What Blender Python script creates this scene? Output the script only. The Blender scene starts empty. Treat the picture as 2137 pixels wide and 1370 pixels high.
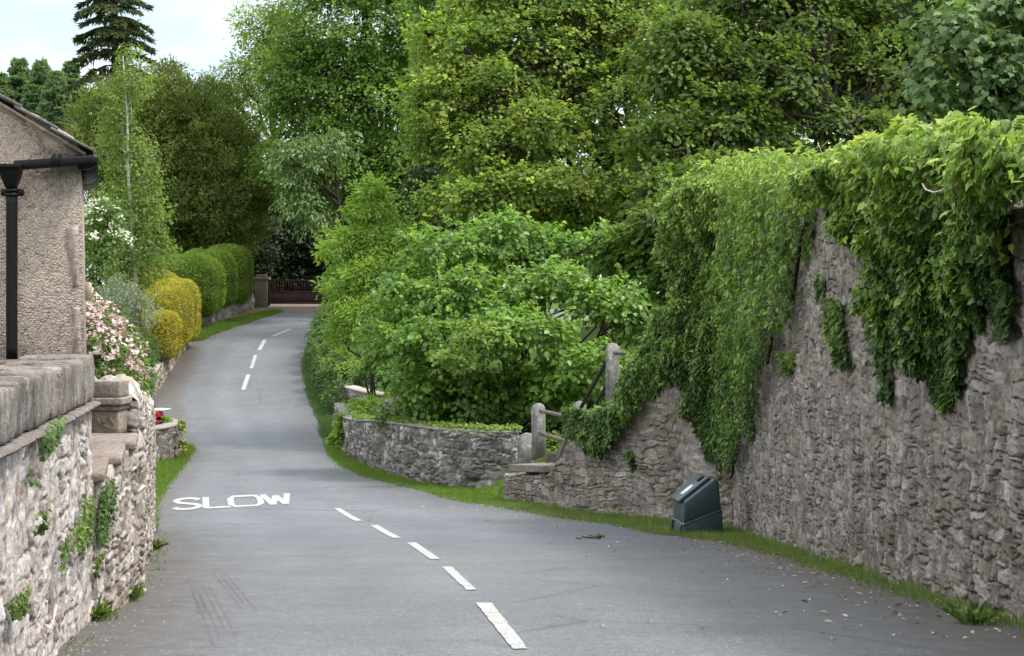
import bpy, math, random
import numpy as np
from math import radians, sin, cos, pi
random.seed(7)
RNG = np.random.default_rng(7)
sc = bpy.context.scene
COL = sc.collection

# ------------------------------------------------------------------ camera
F, CX, CY = 4155.0, 1068.5, 685.0
cam_d = bpy.data.cameras.new('camera'); cam = bpy.data.objects.new('camera', cam_d); COL.objects.link(cam)
cam_d.lens = 70.0; cam_d.sensor_width = 36.0; cam_d.clip_start = 0.1; cam_d.clip_end = 3000
cam.location = (0, 0, 0); cam.rotation_euler = (pi / 2, 0, 0)
sc.camera = cam

# ------------------------------------------------------------------ sky and sun
SUN_EL, SUN_AZ = radians(60), radians(96)          # azimuth clockwise from +Y: from the right, a little behind the camera
w = bpy.data.worlds.new('World'); sc.world = w; w.use_nodes = True
nt = w.node_tree; nt.nodes.clear()
def wn(t, **k):
    n = nt.nodes.new(t)
    for a, b in k.items(): setattr(n, a, b)
    return n
sky = wn('ShaderNodeTexSky', sky_type='NISHITA', sun_disc=False, sun_elevation=SUN_EL, sun_rotation=SUN_AZ)
tc = wn('ShaderNodeTexCoord'); mp = wn('ShaderNodeMapping'); mp.inputs['Scale'].default_value = (4.0, 4.0, 13.0)
mp.inputs['Location'].default_value = (0.35, 0.2, 0.1)
nz = wn('ShaderNodeTexNoise'); nz.inputs['Scale'].default_value = 1.7; nz.inputs['Detail'].default_value = 6; nz.inputs['Roughness'].default_value = .52
rp = wn('ShaderNodeValToRGB'); rp.color_ramp.elements[0].position = .41; rp.color_ramp.elements[1].position = .60
rp.color_ramp.elements[0].color = (.22, .22, .22, 1)
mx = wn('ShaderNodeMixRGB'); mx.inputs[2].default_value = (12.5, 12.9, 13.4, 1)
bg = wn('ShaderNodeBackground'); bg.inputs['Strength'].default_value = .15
out = wn('ShaderNodeOutputWorld')
L = nt.links.new
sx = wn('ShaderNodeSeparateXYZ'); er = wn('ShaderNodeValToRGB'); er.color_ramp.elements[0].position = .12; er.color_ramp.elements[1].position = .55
er.color_ramp.elements[0].color = (4.9, 5.0, 5.15, 1); er.color_ramp.elements[1].color = (13.5, 13.9, 14.4, 1)  # clouds set brighter overhead, out of view, to keep the scene lit
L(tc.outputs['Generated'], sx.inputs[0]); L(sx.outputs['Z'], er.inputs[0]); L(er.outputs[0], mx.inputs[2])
L(tc.outputs['Generated'], mp.inputs[0]); L(mp.outputs[0], nz.inputs[0]); L(nz.outputs['Fac'], rp.inputs[0])
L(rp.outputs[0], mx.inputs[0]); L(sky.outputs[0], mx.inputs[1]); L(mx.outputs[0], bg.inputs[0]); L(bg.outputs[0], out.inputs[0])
sl = bpy.data.lights.new('sun', 'SUN'); sl.energy = 2.7; sl.angle = radians(14.0); sl.color = (1.0, .955, .88)
so = bpy.data.objects.new('sun', sl); COL.objects.link(so)
sdir = np.array([sin(SUN_AZ) * cos(SUN_EL), cos(SUN_AZ) * cos(SUN_EL), sin(SUN_EL)])
from mathutils import Vector
so.rotation_euler = Vector(sdir).to_track_quat('Z', 'Y').to_euler(); so.location = (20, -10, 40)
sc.view_settings.view_transform = 'Standard'; sc.view_settings.look = 'None'
sc.view_settings.exposure = 0.72; sc.view_settings.gamma = 1.0
sc.render.engine = 'CYCLES'
sc.cycles.max_bounces = 7; sc.cycles.diffuse_bounces = 4; sc.cycles.transmission_bounces = 4; sc.cycles.glossy_bounces = 2
sc.cycles.transparent_max_bounces = 4; sc.cycles.caustics_reflective = False; sc.cycles.caustics_refractive = False

# ------------------------------------------------------------------ numeric helpers
def at(x, y, d): return np.array([(x - CX) * d / F, d, (CY - y) * d / F])
def ss(a, b, x):
    t = np.clip((x - a) / (b - a), 0, 1); return t * t * (3 - 2 * t)
def hsh(i, j, k=0):
    n = (np.asarray(i).astype(np.int64) * 374761393 + np.asarray(j).astype(np.int64) * 668265263 + int(k) * 2147483647 + 1013) & 0xffffffff
    n = ((n ^ (n >> 13)) * 1274126177) & 0xffffffff
    n = ((n ^ (n >> 16)) * 2246822519) & 0xffffffff
    n = n ^ (n >> 15)
    return (n & 0xffffff) / float(0xffffff)
def vnoise(x, y, k=0):
    xi, yi = np.floor(x), np.floor(y); fx, fy = x - xi, y - yi
    fx = fx * fx * (3 - 2 * fx); fy = fy * fy * (3 - 2 * fy)
    a, b, c, d = hsh(xi, yi, k), hsh(xi + 1, yi, k), hsh(xi, yi + 1, k), hsh(xi + 1, yi + 1, k)
    return (a * (1 - fx) + b * fx) * (1 - fy) + (c * (1 - fx) + d * fx) * fy
def fbm(x, y, k=0, o=4):
    s = 0; a = .5; t = 0
    for q in range(o):
        s = s + a * vnoise(x * 2 ** q, y * 2 ** q, k + q * 17); t += a; a *= .5
    return s / t
def nrm(v): return v / (np.linalg.norm(v, axis=-1, keepdims=True) + 1e-9)
def inpoly(px, py, poly):
    r = np.zeros(px.shape, bool); n = len(poly)
    for i in range(n):
        x0, y0 = poly[i]; x1, y1 = poly[(i + 1) % n]
        if y0 == y1: continue
        c = ((y0 > py) != (y1 > py)) & (px < (x1 - x0) * (py - y0) / (y1 - y0) + x0)
        r ^= c
    return r
def smooth_interp(ys, zs, n=5000, wdt=2.2):
    g = np.linspace(ys[0], ys[-1], n); z = np.interp(g, ys, zs); k = max(3, int(wdt / (g[1] - g[0])) | 1)
    zp = np.pad(z, k // 2, mode='reflect', reflect_type='odd'); z = np.convolve(zp, np.ones(k) / k, 'valid')
    return lambda y: np.interp(y, g, z)

# ------------------------------------------------------------------ object helpers
def link(o, parent=None):
    COL.objects.link(o)
    if parent is not None: o.parent = parent
    return o
def tag(o, label, cat=None, group=None, kind=None):
    o['label'] = label
    if cat: o['category'] = cat
    if group: o['group'] = group
    if kind: o['kind'] = kind
    return o
def thing(name, loc, label, cat, group=None):
    o = bpy.data.objects.new(name, None); o.location = [float(q) for q in loc]; o.empty_display_size = .3
    COL.objects.link(o); return tag(o, label, cat, group)
def mk(name, V, faces, mat, parent=None, attrs=None, smooth=False, mats=None, midx=None):
    """V (N,3) world coordinates; faces = list of (M,k) index arrays or list of index lists"""
    V = np.asarray(V, float)
    if parent is not None: org = np.array(parent['_org']) if '_org' in parent.keys() else np.array(parent.location)
    else: org = np.array([(V[:, 0].min() + V[:, 0].max()) / 2, (V[:, 1].min() + V[:, 1].max()) / 2, V[:, 2].min()])
    me = bpy.data.meshes.new(name)
    loops, tot = [], []
    for f in faces:
        f = np.asarray(f) if not isinstance(f, list) else np.asarray(f)
        if f.ndim == 1: f = f[None, :]
        loops.append(f.reshape(-1)); tot.append(np.full(len(f), f.shape[1]))
    loops = np.concatenate(loops).astype(np.int32); tot = np.concatenate(tot).astype(np.int32)
    st = np.concatenate([[0], np.cumsum(tot)[:-1]]).astype(np.int32)
    me.vertices.add(len(V)); me.vertices.foreach_set('co', (V - org).astype(np.float32).ravel())
    me.loops.add(len(loops)); me.loops.foreach_set('vertex_index', loops)
    me.polygons.add(len(tot)); me.polygons.foreach_set('loop_start', st); me.polygons.foreach_set('loop_total', tot)
    if smooth: me.polygons.foreach_set('use_smooth', np.ones(len(tot), bool))
    for m in (mats or [mat]): me.materials.append(m)
    if midx is not None: me.polygons.foreach_set('material_index', np.asarray(midx, np.int32))
    for k, a in (attrs or {}).items():
        a = np.asarray(a, np.float32)
        if a.ndim == 1:
            me.attributes.new(k, 'FLOAT', 'POINT').data.foreach_set('value', a)
        else:
            c = np.ones((len(a), 4), np.float32); c[:, :3] = a
            me.attributes.new(k, 'FLOAT_COLOR', 'POINT').data.foreach_set('color', c.ravel())
    me.update(calc_edges=True)
    o = bpy.data.objects.new(name, me); link(o, parent)
    if parent is None: o.location = org
    else:
        po = np.array(parent['_org']) if '_org' in parent.keys() else None
    return o
class MB:
    """collects shapes that become one mesh"""
    def __init__(s): s.v = []; s.f = {}; s.n = 0
    def add(s, V, faces):
        V = np.asarray(V, float)
        for f in faces:
            f = np.asarray(f)
            if f.ndim == 1: f = f[None, :]
            s.f.setdefault(f.shape[1], []).append(f + s.n)
        s.v.append(V); s.n += len(V); return s
    def box(s, c, size, rz=0, bev=.0, tilt=None):
        x, y, z = [q / 2 for q in size]; b = min(bev, x * .9, y * .9, z * .9)
        if b <= 0:
            V = np.array([(i, j, k) for k in (-z, z) for j in (-y, y) for i in (-x, x)])
            Fs = [[0, 2, 3, 1], [4, 5, 7, 6], [0, 1, 5, 4], [2, 6, 7, 3], [0, 4, 6, 2], [1, 3, 7, 5]]
            Fs = [np.array(Fs)]
        else:
            def ring(hx, hy, zz): return [(-hx + b * (hx == x), -hy, zz)]
            V = []; 
            for (hx, hy, zz) in ((x - b, y - b, -z), (x, y, -z + b), (x, y, z - b), (x - b, y - b, z)):
                q = b
                V += [(-hx + q, -hy, zz), (hx - q, -hy, zz), (hx, -hy + q, zz), (hx, hy - q, zz), (hx - q, hy, zz), (-hx + q, hy, zz), (-hx, hy - q, zz), (-hx, -hy + q, zz)]
            V = np.array(V); Fs = []
            qs = []
            for r in range(3):
                for i in range(8): qs.append([r * 8 + i, r * 8 + (i + 1) % 8, r * 8 + 8 + (i + 1) % 8, r * 8 + 8 + i])
            Fs = [np.array(qs), np.array([list(range(7, -1, -1))]), np.array([list(range(24, 32))])]
        if tilt is not None:
            from mathutils import Euler
            V = V @ np.array(Euler(tilt).to_matrix()).T
        R = np.array([[cos(rz), -sin(rz), 0], [sin(rz), cos(rz), 0], [0, 0, 1]])
        return s.add(V @ R.T + np.asarray(c), Fs)
    def tube(s, P, R, n=7, cap=True):
        P = np.asarray(P, float); R = np.broadcast_to(np.asarray(R, float), (len(P),))
        T = nrm(np.gradient(P, axis=0)); ref = np.array([0, 0, 1.]) if abs(T[0][2]) < .9 else np.array([1., 0, 0])
        A = nrm(np.cross(T, ref)); B = np.cross(T, A); a = np.linspace(0, 2 * pi, n, endpoint=False)
        V = P[:, None] + R[:, None, None] * (A[:, None] * np.cos(a)[None, :, None] + B[:, None] * np.sin(a)[None, :, None])
        m = len(P); i = np.arange(m - 1)[:, None] * n; j = np.arange(n)[None]; k = (j + 1) % n
        q = np.stack([i + j, i + k, i + n + k, i + n + j], -1).reshape(-1, 4)
        Fs = [q]
        if cap: Fs += [np.arange(n)[None, ::-1], (np.arange(n) + (m - 1) * n)[None]]
        return s.add(V.reshape(-1, 3), Fs)
    def prism(s, poly, d):
        """closed outline (k,3) swept by vector d"""
        P = np.asarray(poly, float); k = len(P); V = np.vstack([P, P + np.asarray(d)])
        i = np.arange(k); j = (i + 1) % k
        return s.add(V, [np.stack([i, j, j + k, i + k], -1), np.arange(k)[None, ::-1], (np.arange(k) + k)[None]])
    def build(s, name, mat, parent=None, **kw):
        V = np.vstack(s.v); fs = [np.vstack(x) for x in s.f.values()]
        return mk(name, V, fs, mat, parent, **kw)
def bevel(o, wd=.01, seg=2):
    m = o.modifiers.new('bevel', 'BEVEL'); m.width = wd; m.segments = seg; m.limit_method = 'ANGLE'; return o

# ------------------------------------------------------------------ material helpers
class G:
    def __init__(s, name):
        s.m = bpy.data.materials.new(name); s.m.use_nodes = True; s.t = s.m.node_tree; s.t.nodes.clear()
        s.o = s.t.nodes.new('ShaderNodeOutputMaterial')
    def n(s, typ, ins=None, **k):
        n = s.t.nodes.new('ShaderNode' + typ)
        for a, b in k.items(): setattr(n, a, b)
        for a, b in (ins or {}).items(): s.set(n.inputs[a], b)
        return n
    def set(s, sock, v):
        if isinstance(v, bpy.types.NodeSocket): s.t.links.new(v, sock)
        elif isinstance(v, bpy.types.Node): s.t.links.new(v.outputs[0], sock)
        elif isinstance(v, (tuple, list)) and len(v) == 3 and len(sock.default_value) == 4: sock.default_value = (*v, 1)
        else: sock.default_value = v
    def noise(s, scale, detail=4, rough=.55, vec=None, dist=0):
        n = s.n('TexNoise', {'Scale': scale, 'Detail': detail, 'Roughness': rough, 'Distortion': dist})
        if vec is not None: s.set(n.inputs['Vector'], vec)
        return n.outputs['Fac']
    def ramp(s, fac, stops, interp='LINEAR'):
        r = s.n('ValToRGB', {'Fac': fac}); e = r.color_ramp; e.interpolation = interp
        while len(e.elements) < len(stops): e.elements.new(.5)
        for el, (p, c) in zip(e.elements, stops):
            el.position = p; el.color = (*c, 1) if isinstance(c, (tuple, list)) else (c, c, c, 1)
        return r.outputs[0]
    def mix(s, f, a, b, mode='MIX'):
        n = s.n('MixRGB', {0: f, 1: a, 2: b}, blend_type=mode); return n.outputs[0]
    def math(s, op, a, b=0.0):
        n = s.n('Math', {0: a, 1: b}, operation=op); return n.outputs[0]
    def attr(s, name, out='Fac'): return s.n('Attribute', attribute_name=name).outputs[out]
    def pos(s): return s.n('NewGeometry').outputs['Position']
    def bump(s, h, strength=.5, dist=.02): return s.n('Bump', {'Height': h, 'Strength': strength, 'Distance': dist}).outputs[0]
    def bsdf(s, col, rough=.8, spec=.3, normal=None, metal=0.0, **k):
        p = s.n('BsdfPrincipled', {'Base Color': col, 'Roughness': rough, 'Specular IOR Level': spec, 'Metallic': metal})
        if normal is not None: s.set(p.inputs['Normal'], normal)
        return p
    def done(s, sh): s.t.links.new(sh.outputs[0], s.o.inputs['Surface']); return s.m
def leafmat(name, stops, trans=.4, rough=.55, spec=.22, tcol=(1.15, 1.24, .72)):
    def soft(q):
        l = .3 * q[0] + .6 * q[1] + .1 * q[2]; return tuple(x * .86 + l * .14 * y for x, y in zip(q, (1.0, 1.0, .9)))
    stops = [(p, soft(q)) for p, q in stops]
    g = G(name); c = g.ramp(g.attr('tint'), stops)
    p = g.bsdf(c, rough, spec)
    t = g.n('BsdfTranslucent', {'Color': g.mix(1.0, c, (*tcol,), 'MULTIPLY')})
    return g.done(g.n('MixShader', {0: trans, 1: p, 2: t}))
def stonemat(name, tone=(1, 1, 1), lichen=.35, moss=.25, lich_col=(.55, .54, .5), bump=.5):
    g = G(name); P = g.pos()
    c = g.mix(1.0, g.attr('col', 'Color'), (*tone,), 'MULTIPLY')
    v = g.noise(26, 5, .65, P); c = g.mix(.75, c, g.ramp(v, [(.25, .45), (.5, 1.0), (.75, 1.55)]), 'MULTIPLY')
    l = g.ramp(g.noise(7, 6, .7, P), [(.62 - lichen * .25, 0.0), (.72 - lichen * .2, 1.0)])
    c = g.mix(g.math('MULTIPLY', l, .55), c, lich_col)
    mo = g.ramp(g.noise(2.1, 5, .65, P), [(.60, 0.0), (.78, 1.0)])
    c = g.mix(g.math('MULTIPLY', mo, moss), c, (.075, .085, .03))
    ch = g.ramp(g.noise(55, 3, .6, P), [(.64, 0.0), (.70, 1.0)])
    c = g.mix(g.math('MULTIPLY', ch, .5), c, (.05, .045, .04))
    st_ = g.noise(1.0, 5, .7, g.n('Mapping', {'Vector': P, 'Scale': (16, 16, 1.2)}).outputs[0]); c = g.mix(.2, c, g.ramp(st_, [(.3, .55), (.5, 1.0), (.7, 1.3)]), 'MULTIPLY')
    h = g.math('ADD', g.noise(60, 5, .7, P), g.math('MULTIPLY', g.noise(18, 4, .6, P), 1.2))
    return g.done(g.bsdf(c, .9, .2, g.bump(h, bump, .03)))
def plainmat(name, col, rough=.6, spec=.4, var=.25, scale=14, bump=.1, metal=0.0, bd=.004):
    g = G(name); P = g.pos(); n = g.noise(scale, 5, .6, P)
    c = g.mix(1.0, col, g.ramp(n, [(.25, 1 - var), (.75, 1 + var)]), 'MULTIPLY')
    return g.done(g.bsdf(c, rough, spec, g.bump(g.noise(scale * 4, 4, .6, P), bump, bd), metal))

# ------------------------------------------------------------------ terrain
ZR = smooth_interp([-60, 0, 31, 34, 37, 41, 46, 56, 64, 68, 70, 77, 83, 89, 95, 99, 105, 110, 115, 125, 140, 200, 700],
                   [3.0, -1.132, -3.243, -3.40, -3.54, -3.63, -3.66, -3.72, -3.72, -3.62, -3.40, -2.41, -1.70, -1.01, -.42, -.07, .48, .88, 1.22, 1.7, 2.2, 3.5, 9])
ROADL = lambda y: np.interp(y, [-10, 9, 12.3, 15.6, 21.2, 28, 33, 40, 44, 48, 56, 62, 68, 75, 84, 91, 95, 103, 109, 112.5], [-.4, -2.2, -2.62, -3.0, -3.75, -4.95, -5.85, -7.0, -7.65, -8.15, -9.1, -9.9, -11.5, -13.3, -14.05, -14.7, -14.4, -13.6, -12.9, -12.2])
MARG = lambda y: np.interp(y, [0, 12, 20, 30, 36, 62, 68, 75, 84, 91, 95, 120], [.2, .34, .34, .3, .2, .1, .4, .75, .6, .4, .05, .0])
ROADR = lambda y: np.interp(y, [-10, 9, 24, 31, 34, 37, 40.5, 43, 46, 51, 56, 64, 70, 77, 83, 89, 95, 98, 100, 102, 104], [3.2, 3.25, 3.3, 3.0, 2.4, 1.2, -.4, -1.5, -2.5, -3.6, -4.5, -5.75, -6.5, -7.75, -8.6, -9.05, -9.4, -9.0, -6.0, 2.0, 18.0])
XL = lambda y: np.interp(y, [-60, 0, 9, 21.2, 33, 34, 40, 54, 62, 72, 92, 97, 114, 116], [-1.3, -1.3, -2.38, -3.92, -5.95, -9, -12, -12, -12.5, -13.4, -14.9, -15.7, -14.6, -40])
ZL = lambda y: np.interp(y, [-60, 0, 17, 20, 33, 36, 50, 62, 72, 92, 97, 114, 130], [-.7, -.8, -.8, -1.1, -1.5, -2.9, -3.2, -3.2, -2.3, -.3, .7, 2.2, 3.0])
XR = lambda y: np.interp(y, [-60, 34.3, 42, 44, 50, 60, 68, 80, 95, 98, 100], [3.4, 3.81, -.18, -1, -3.3, -5.2, -6.1, -7.2, -8.8, -8, 40])
ZRR = lambda y: np.interp(y, [-60, 33, 36, 42, 45, 60, 70, 80, 96, 100], [-.2, -.2, -1.6, -2.6, -3.75, -3.7, -3.2, -1.8, -.2, .2])
def T(x, y):
    x = np.asarray(x, float); y = np.asarray(y, float); z = ZR(y)
    xl, xr = XL(y), XR(y)
    a = ss(.32, .8, xl - x); z = z * (1 - a) + a * (ZL(y) + .03 * np.clip(xl - x, 0, 60))
    b = ss(.32, .9, x - xr); z = z * (1 - b) + b * (ZRR(y) + .10 * np.clip(x - xr - 7, 0, 40))
    return z
def ground_hit(x, y, lo=5, hi=66):
    d = np.linspace(lo, hi, 20000); f = ZR(d) - (CY - y) * d / F
    i = np.where(np.diff(np.sign(f)) != 0)[0]
    k = i[0] if len(i) else np.argmin(abs(f)); D = d[k]
    return np.array([(x - CX) * D / F, D, ZR(D)])

g = G('soil and grass'); P = g.pos()
c = g.ramp(g.noise(.9, 6, .65, P), [(.3, (.05, .075, .018)), (.5, (.075, .125, .02)), (.7, (.10, .15, .03))])
c = g.mix(g.ramp(g.noise(2.3, 5, .7, P), [(.55, 0.0), (.66, .8)]), c, (.10, .075, .05))
c = g.mix(g.attr('soil'), c, g.ramp(g.noise(11, 6, .75, P), [(.3, (.030, .024, .018)), (.55, (.075, .060, .045)), (.75, (.16, .135, .11))]))
M_GROUND = g.done(g.bsdf(c, .95, .1, g.bump(g.noise(22, 5, .7, P), .8, .06)))
xs = np.concatenate([np.linspace(-700, -45, 24), np.arange(-44, 30, .25), np.linspace(31, 700, 24)])
ys = np.concatenate([np.linspace(-60, -2, 12), np.arange(0, 125, .3), np.linspace(126, 900, 30)])
X, Y = np.meshgrid(xs, ys); Z = T(X, Y)
soil = np.where((X > ROADL(Y) - 1.2) & (X < np.where(Y < 42, 4.2, ROADR(Y) + .9)) & (Y < 90), 1.0, 0.0) * (1 - ((X < ROADL(Y) + .2) & (Y > 33) & (Y < 63))) 
nx, ny = len(xs), len(ys); i = (np.arange(ny - 1)[:, None] * nx + np.arange(nx - 1)[None]).ravel()
quad = np.stack([i, i + 1, i + 1 + nx, i + nx], -1)
tag(mk('ground', np.stack([X, Y, Z], -1).reshape(-1, 3), [quad], M_GROUND, attrs={'soil': soil.ravel()}, smooth=True), 'rough grassy soil under walls, gardens and trees', kind='structure')

# road: one sheet just above the ground
g = G('worn asphalt'); P = g.pos(); e = g.attr('edge')
c = g.ramp(g.noise(.35, 5, .6, P), [(.3, (.102, .107, .114)), (.7, (.130, .135, .142))])
mpn = g.n('Mapping', {'Vector': P, 'Scale': (1.3, .16, 1)}).outputs[0]
c = g.mix(.35, c, g.ramp(g.noise(1.0, 5, .6, mpn), [(.3, .80), (.5, 1.0), (.72, 1.22)]), 'MULTIPLY')
c = g.mix(.8, c, g.ramp(g.noise(130, 3, .7, P), [(.3, .55), (.52, 1.0), (.72, 1.6)]), 'MULTIPLY')
c = g.mix(.4, c, g.ramp(g.noise(9, 5, .75, P), [(.28, .82), (.6, 1.08)]), 'MULTIPLY')
c = g.mix(.5, c, g.ramp(g.noise(38, 4, .8, P), [(.28, .78), (.5, 1.0), (.72, 1.25)]), 'MULTIPLY')
c = g.mix(g.ramp(g.noise(75, 2, .6, P), [(.69, 0.0), (.72, .55)]), c, (.40, .39, .37))
c = g.mix(.8, c, g.ramp(g.math('ADD', g.attr('across'), g.math('MULTIPLY', g.math('SUBTRACT', g.noise(.5, 3, .5, P), .5), .14)), [(.08, .92), (.2, 1.06), (.3, .90), (.42, 1.10), (.52, .94), (.64, 1.05), (.74, .90), (.9, .80)]), 'MULTIPLY')
vc = g.n('TexVoronoi', {'Scale': 62, 'Vector': P}).outputs['Color']; c = g.mix(.85, c, g.ramp(vc, [(.1, .55), (.5, 1.0), (.8, 1.15), (.93, 2.2)]), 'MULTIPLY')
vd = g.n('TexVoronoi', {'Scale': 27, 'Vector': P}).outputs['Color']; c = g.mix(.4, c, g.ramp(vd, [(.05, .72), (.5, 1.0), (.95, 1.3)]), 'MULTIPLY')
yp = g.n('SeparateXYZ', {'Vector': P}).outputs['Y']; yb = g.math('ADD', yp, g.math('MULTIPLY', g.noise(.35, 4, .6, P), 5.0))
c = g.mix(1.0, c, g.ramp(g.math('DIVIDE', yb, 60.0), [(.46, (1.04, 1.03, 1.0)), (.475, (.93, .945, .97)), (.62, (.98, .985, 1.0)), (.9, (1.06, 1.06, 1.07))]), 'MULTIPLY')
# repair scars and cracks
vo = g.n('TexVoronoi', {'Scale': .22, 'Vector': g.mix(.12, P, g.n('TexNoise', {'Scale': 1.1, 'Detail': 5}).outputs['Color'])}, feature='DISTANCE_TO_EDGE')
crk = g.math('MULTIPLY', g.ramp(vo.outputs[0], [(.0, 1.0), (.010, .0)]), g.ramp(g.noise(.5, 3, .5, P), [(.45, 0.0), (.55, .7)]))
c = g.mix(crk, c, (.05, .05, .05))
# dirty margins
en = g.math('ADD', e, g.math('MULTIPLY', g.math('SUBTRACT', g.noise(1.6, 6, .7, P), .5), .9))
c = g.mix(g.ramp(en, [(.05, .95), (.50, 0.0)]), c, g.ramp(g.noise(40, 5, .75, P), [(.3, (.045, .038, .032)), (.55, (.115, .10, .086)), (.75, (.22, .20, .18))]))
c = g.mix(g.math('MULTIPLY', g.ramp(g.math('MULTIPLY', en, .5), [(.15, .75), (.75, 0.0)]), g.ramp(g.noise(5, 5, .7, P), [(.4, 0.0), (.6, 1.0)])), c, (.075, .068, .06))
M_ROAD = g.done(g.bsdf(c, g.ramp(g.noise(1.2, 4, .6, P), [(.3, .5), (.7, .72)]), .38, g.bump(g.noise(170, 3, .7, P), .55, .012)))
yy = np.concatenate([np.arange(-8, 40, .25), np.arange(40, 112.6, .25)]); nu = 41
u = np.linspace(0, 1, nu); Lx, Rx = ROADL(yy) - .25, ROADR(yy) + .25
X = Lx[:, None] + (Rx - Lx)[:, None] * u[None]; Y = np.repeat(yy[:, None], nu, 1)
UU = np.repeat(u[None], len(yy), 0)
edge = np.minimum(X - Lx[:, None] - MARG(Y), Rx[:, None] - X - np.interp(Y, [0, 10, 26, 33, 36], [.4, .5, .5, .25, .0]))
crown = .05 * ss(0, 2.5, edge)
ROADZ = .012
Z = ZR(Y) + ROADZ + crown * 0
i = (np.arange(len(yy) - 1)[:, None] * nu + np.arange(nu - 1)[None]).ravel()
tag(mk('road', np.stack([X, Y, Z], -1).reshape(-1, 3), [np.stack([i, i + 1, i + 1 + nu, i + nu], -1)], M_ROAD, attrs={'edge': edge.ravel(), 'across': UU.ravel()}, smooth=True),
    'grey asphalt lane dipping to a bridge and climbing to a gate', kind='structure')
# pale gravel drive in front of the far gate
g = G('gravel drive'); P = g.pos()
c = g.ramp(g.noise(16, 6, .75, P), [(.3, (.10, .075, .06)), (.5, (.22, .17, .14)), (.72, (.38, .31, .27))])
M_GRAVEL = g.done(g.bsdf(c, .95, .1, g.bump(g.noise(50, 4, .7, P), .8, .03)))
V = []; yy2 = np.arange(109.5, 119, .5)
for q in yy2: V += [(-14.6 + .25 * max(0, 113 - q) * 1.2, q, ZR(q) + .024), (-9.0, q, ZR(q) + .024)]
i = np.arange(len(yy2) - 1) * 2
tag(mk('drive', V, [np.stack([i, i + 1, i + 3, i + 2], -1)], M_GRAVEL), 'reddish gravel drive leading up to the far gate', kind='structure')

# road paint
g = G('worn road paint'); P = g.pos()
c = g.ramp(g.noise(45, 5, .8, P), [(.36, (.14, .14, .135)), (.48, (.36, .36, .34)), (.7, (.50, .50, .465))])
c = g.mix(g.ramp(g.noise(5, 5, .7, P), [(.5, 0.0), (.75, .45)]), c, (.36, .36, .35))
M_PAINT = g.done(g.n('MixShader', {0: g.ramp(g.math('ADD', g.noise(34, 5, .8, P), g.math('MULTIPLY', g.noise(4, 3, .6, P), .25)), [(.50, .2), (.58, 1.0)]), 1: g.n('BsdfTransparent'), 2: g.bsdf(c, .7, .3, g.bump(g.noise(140, 3, .7, P), .4, .006))}))
def road_quad(c, n=8, z=ROADZ + .008):
    c = [np.asarray(q) for q in c]; t = np.linspace(0, 1, n + 1)
    V = []
    for a in t:
        for sg_, p in ((-1, c[0] * (1 - a) + c[3] * a), (1, c[1] * (1 - a) + c[2] * a)):
            p = p + np.array([random.gauss(0, .0028), random.gauss(0, .004), 0]); V.append((p[0], p[1], ZR(p[1]) + z))
    i = np.arange(n) * 2
    return np.array(V), np.stack([i, i + 1, i + 3, i + 2], -1)
dash = [([(993, 1263), (1026, 1263), (1101, 1360), (1070, 1361)], 'nearest and largest white centre dash at the bottom'),
        ([(922, 1187), (942, 1186), (994, 1235), (974, 1236)], 'white centre dash just beyond the largest one'),
        ([(849, 1136), (868, 1135), (918, 1170), (899, 1171)], 'middle one of the five near white centre dashes'),
        ([(773, 1099), (789, 1098), (838, 1125), (822, 1126)], 'white centre dash second nearest to the painted word SLOW'),
        ([(697, 1063), (710, 1063), (757, 1089), (742, 1090)], 'white centre dash closest to the painted word SLOW')]
far = [([(514, 783), (523, 783), (512, 815), (503, 815)], 'lowest white dash on the climbing far stretch'),
       ([(530, 742), (537, 742), (528, 770), (521, 770)], 'second lowest white dash on the climbing far stretch'),
       ([(549, 710), (557, 710), (545, 732), (537, 732)], 'short leaning white dash below the slanting thin one'),
       ([(603, 688), (609, 688), (572, 703), (566, 703)], 'thin slanting white dash at the far bend')]
for k, (q, lab) in enumerate(dash + far):
    lo, hi = (5, 66) if k < 5 else (72, 110)
    V, fc = road_quad([ground_hit(x, y, lo, hi) for x, y in q], 40)
    tag(mk('road_marking', V, [fc], M_PAINT), lab, group='dashed centre line', kind='structure')
# SLOW, stroke by stroke on the road plane
BL, BR, TL, TR = ground_hit(360, 1067), ground_hit(610, 1054), ground_hit(362, 1043), ground_hit(600, 1032)
def bil(u, v): return (BL * (1 - u) + BR * u) * (1 - v) + (TL * (1 - u) + TR * u) * v
def stroke(mb, pts, wd=.056, wv=None, closed=False):
    P = np.array(pts, float); sc_ = np.array([1, .36])     # aspect so that stroke widths look even on the ground
    Q = P * sc_; n = len(Q); T_ = []
    for i in range(n):
        a = Q[(i - 1) % n] if (closed or i > 0) else Q[i]; b = Q[(i + 1) % n] if (closed or i < n - 1) else Q[i]
        t = (b - a) / (np.linalg.norm(b - a) + 1e-9); T_.append([-t[1], t[0]])
    T_ = np.array(T_); A, B = (Q + T_ * wd / 2) / sc_, (Q - T_ * wd / 2) / sc_
    V = []
    for a, b in zip(A, B):
        for q in (a, b):
            p = bil(q[0], q[1]); V.append((p[0], p[1], ZR(p[1]) + ROADZ + .009))
    i = np.arange(n if closed else n - 1)
    mb.add(V, [np.stack([2 * i, 2 * i + 1, (2 * ((i + 1) % n)) + 1, 2 * ((i + 1) % n)], -1)])
slow = thing('road_marking', bil(.5, .5), 'white word SLOW painted across the lane', None)
slow['kind'] = 'structure'; slow['group'] = 'painted word'
S = [(.215, .80), (.19, .93), (.12, .98), (.05, .93), (.022, .79), (.05, .62), (.12, .53), (.19, .44), (.222, .28), (.19, .10), (.12, .02), (.04, .08), (.015, .20)]
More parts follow.
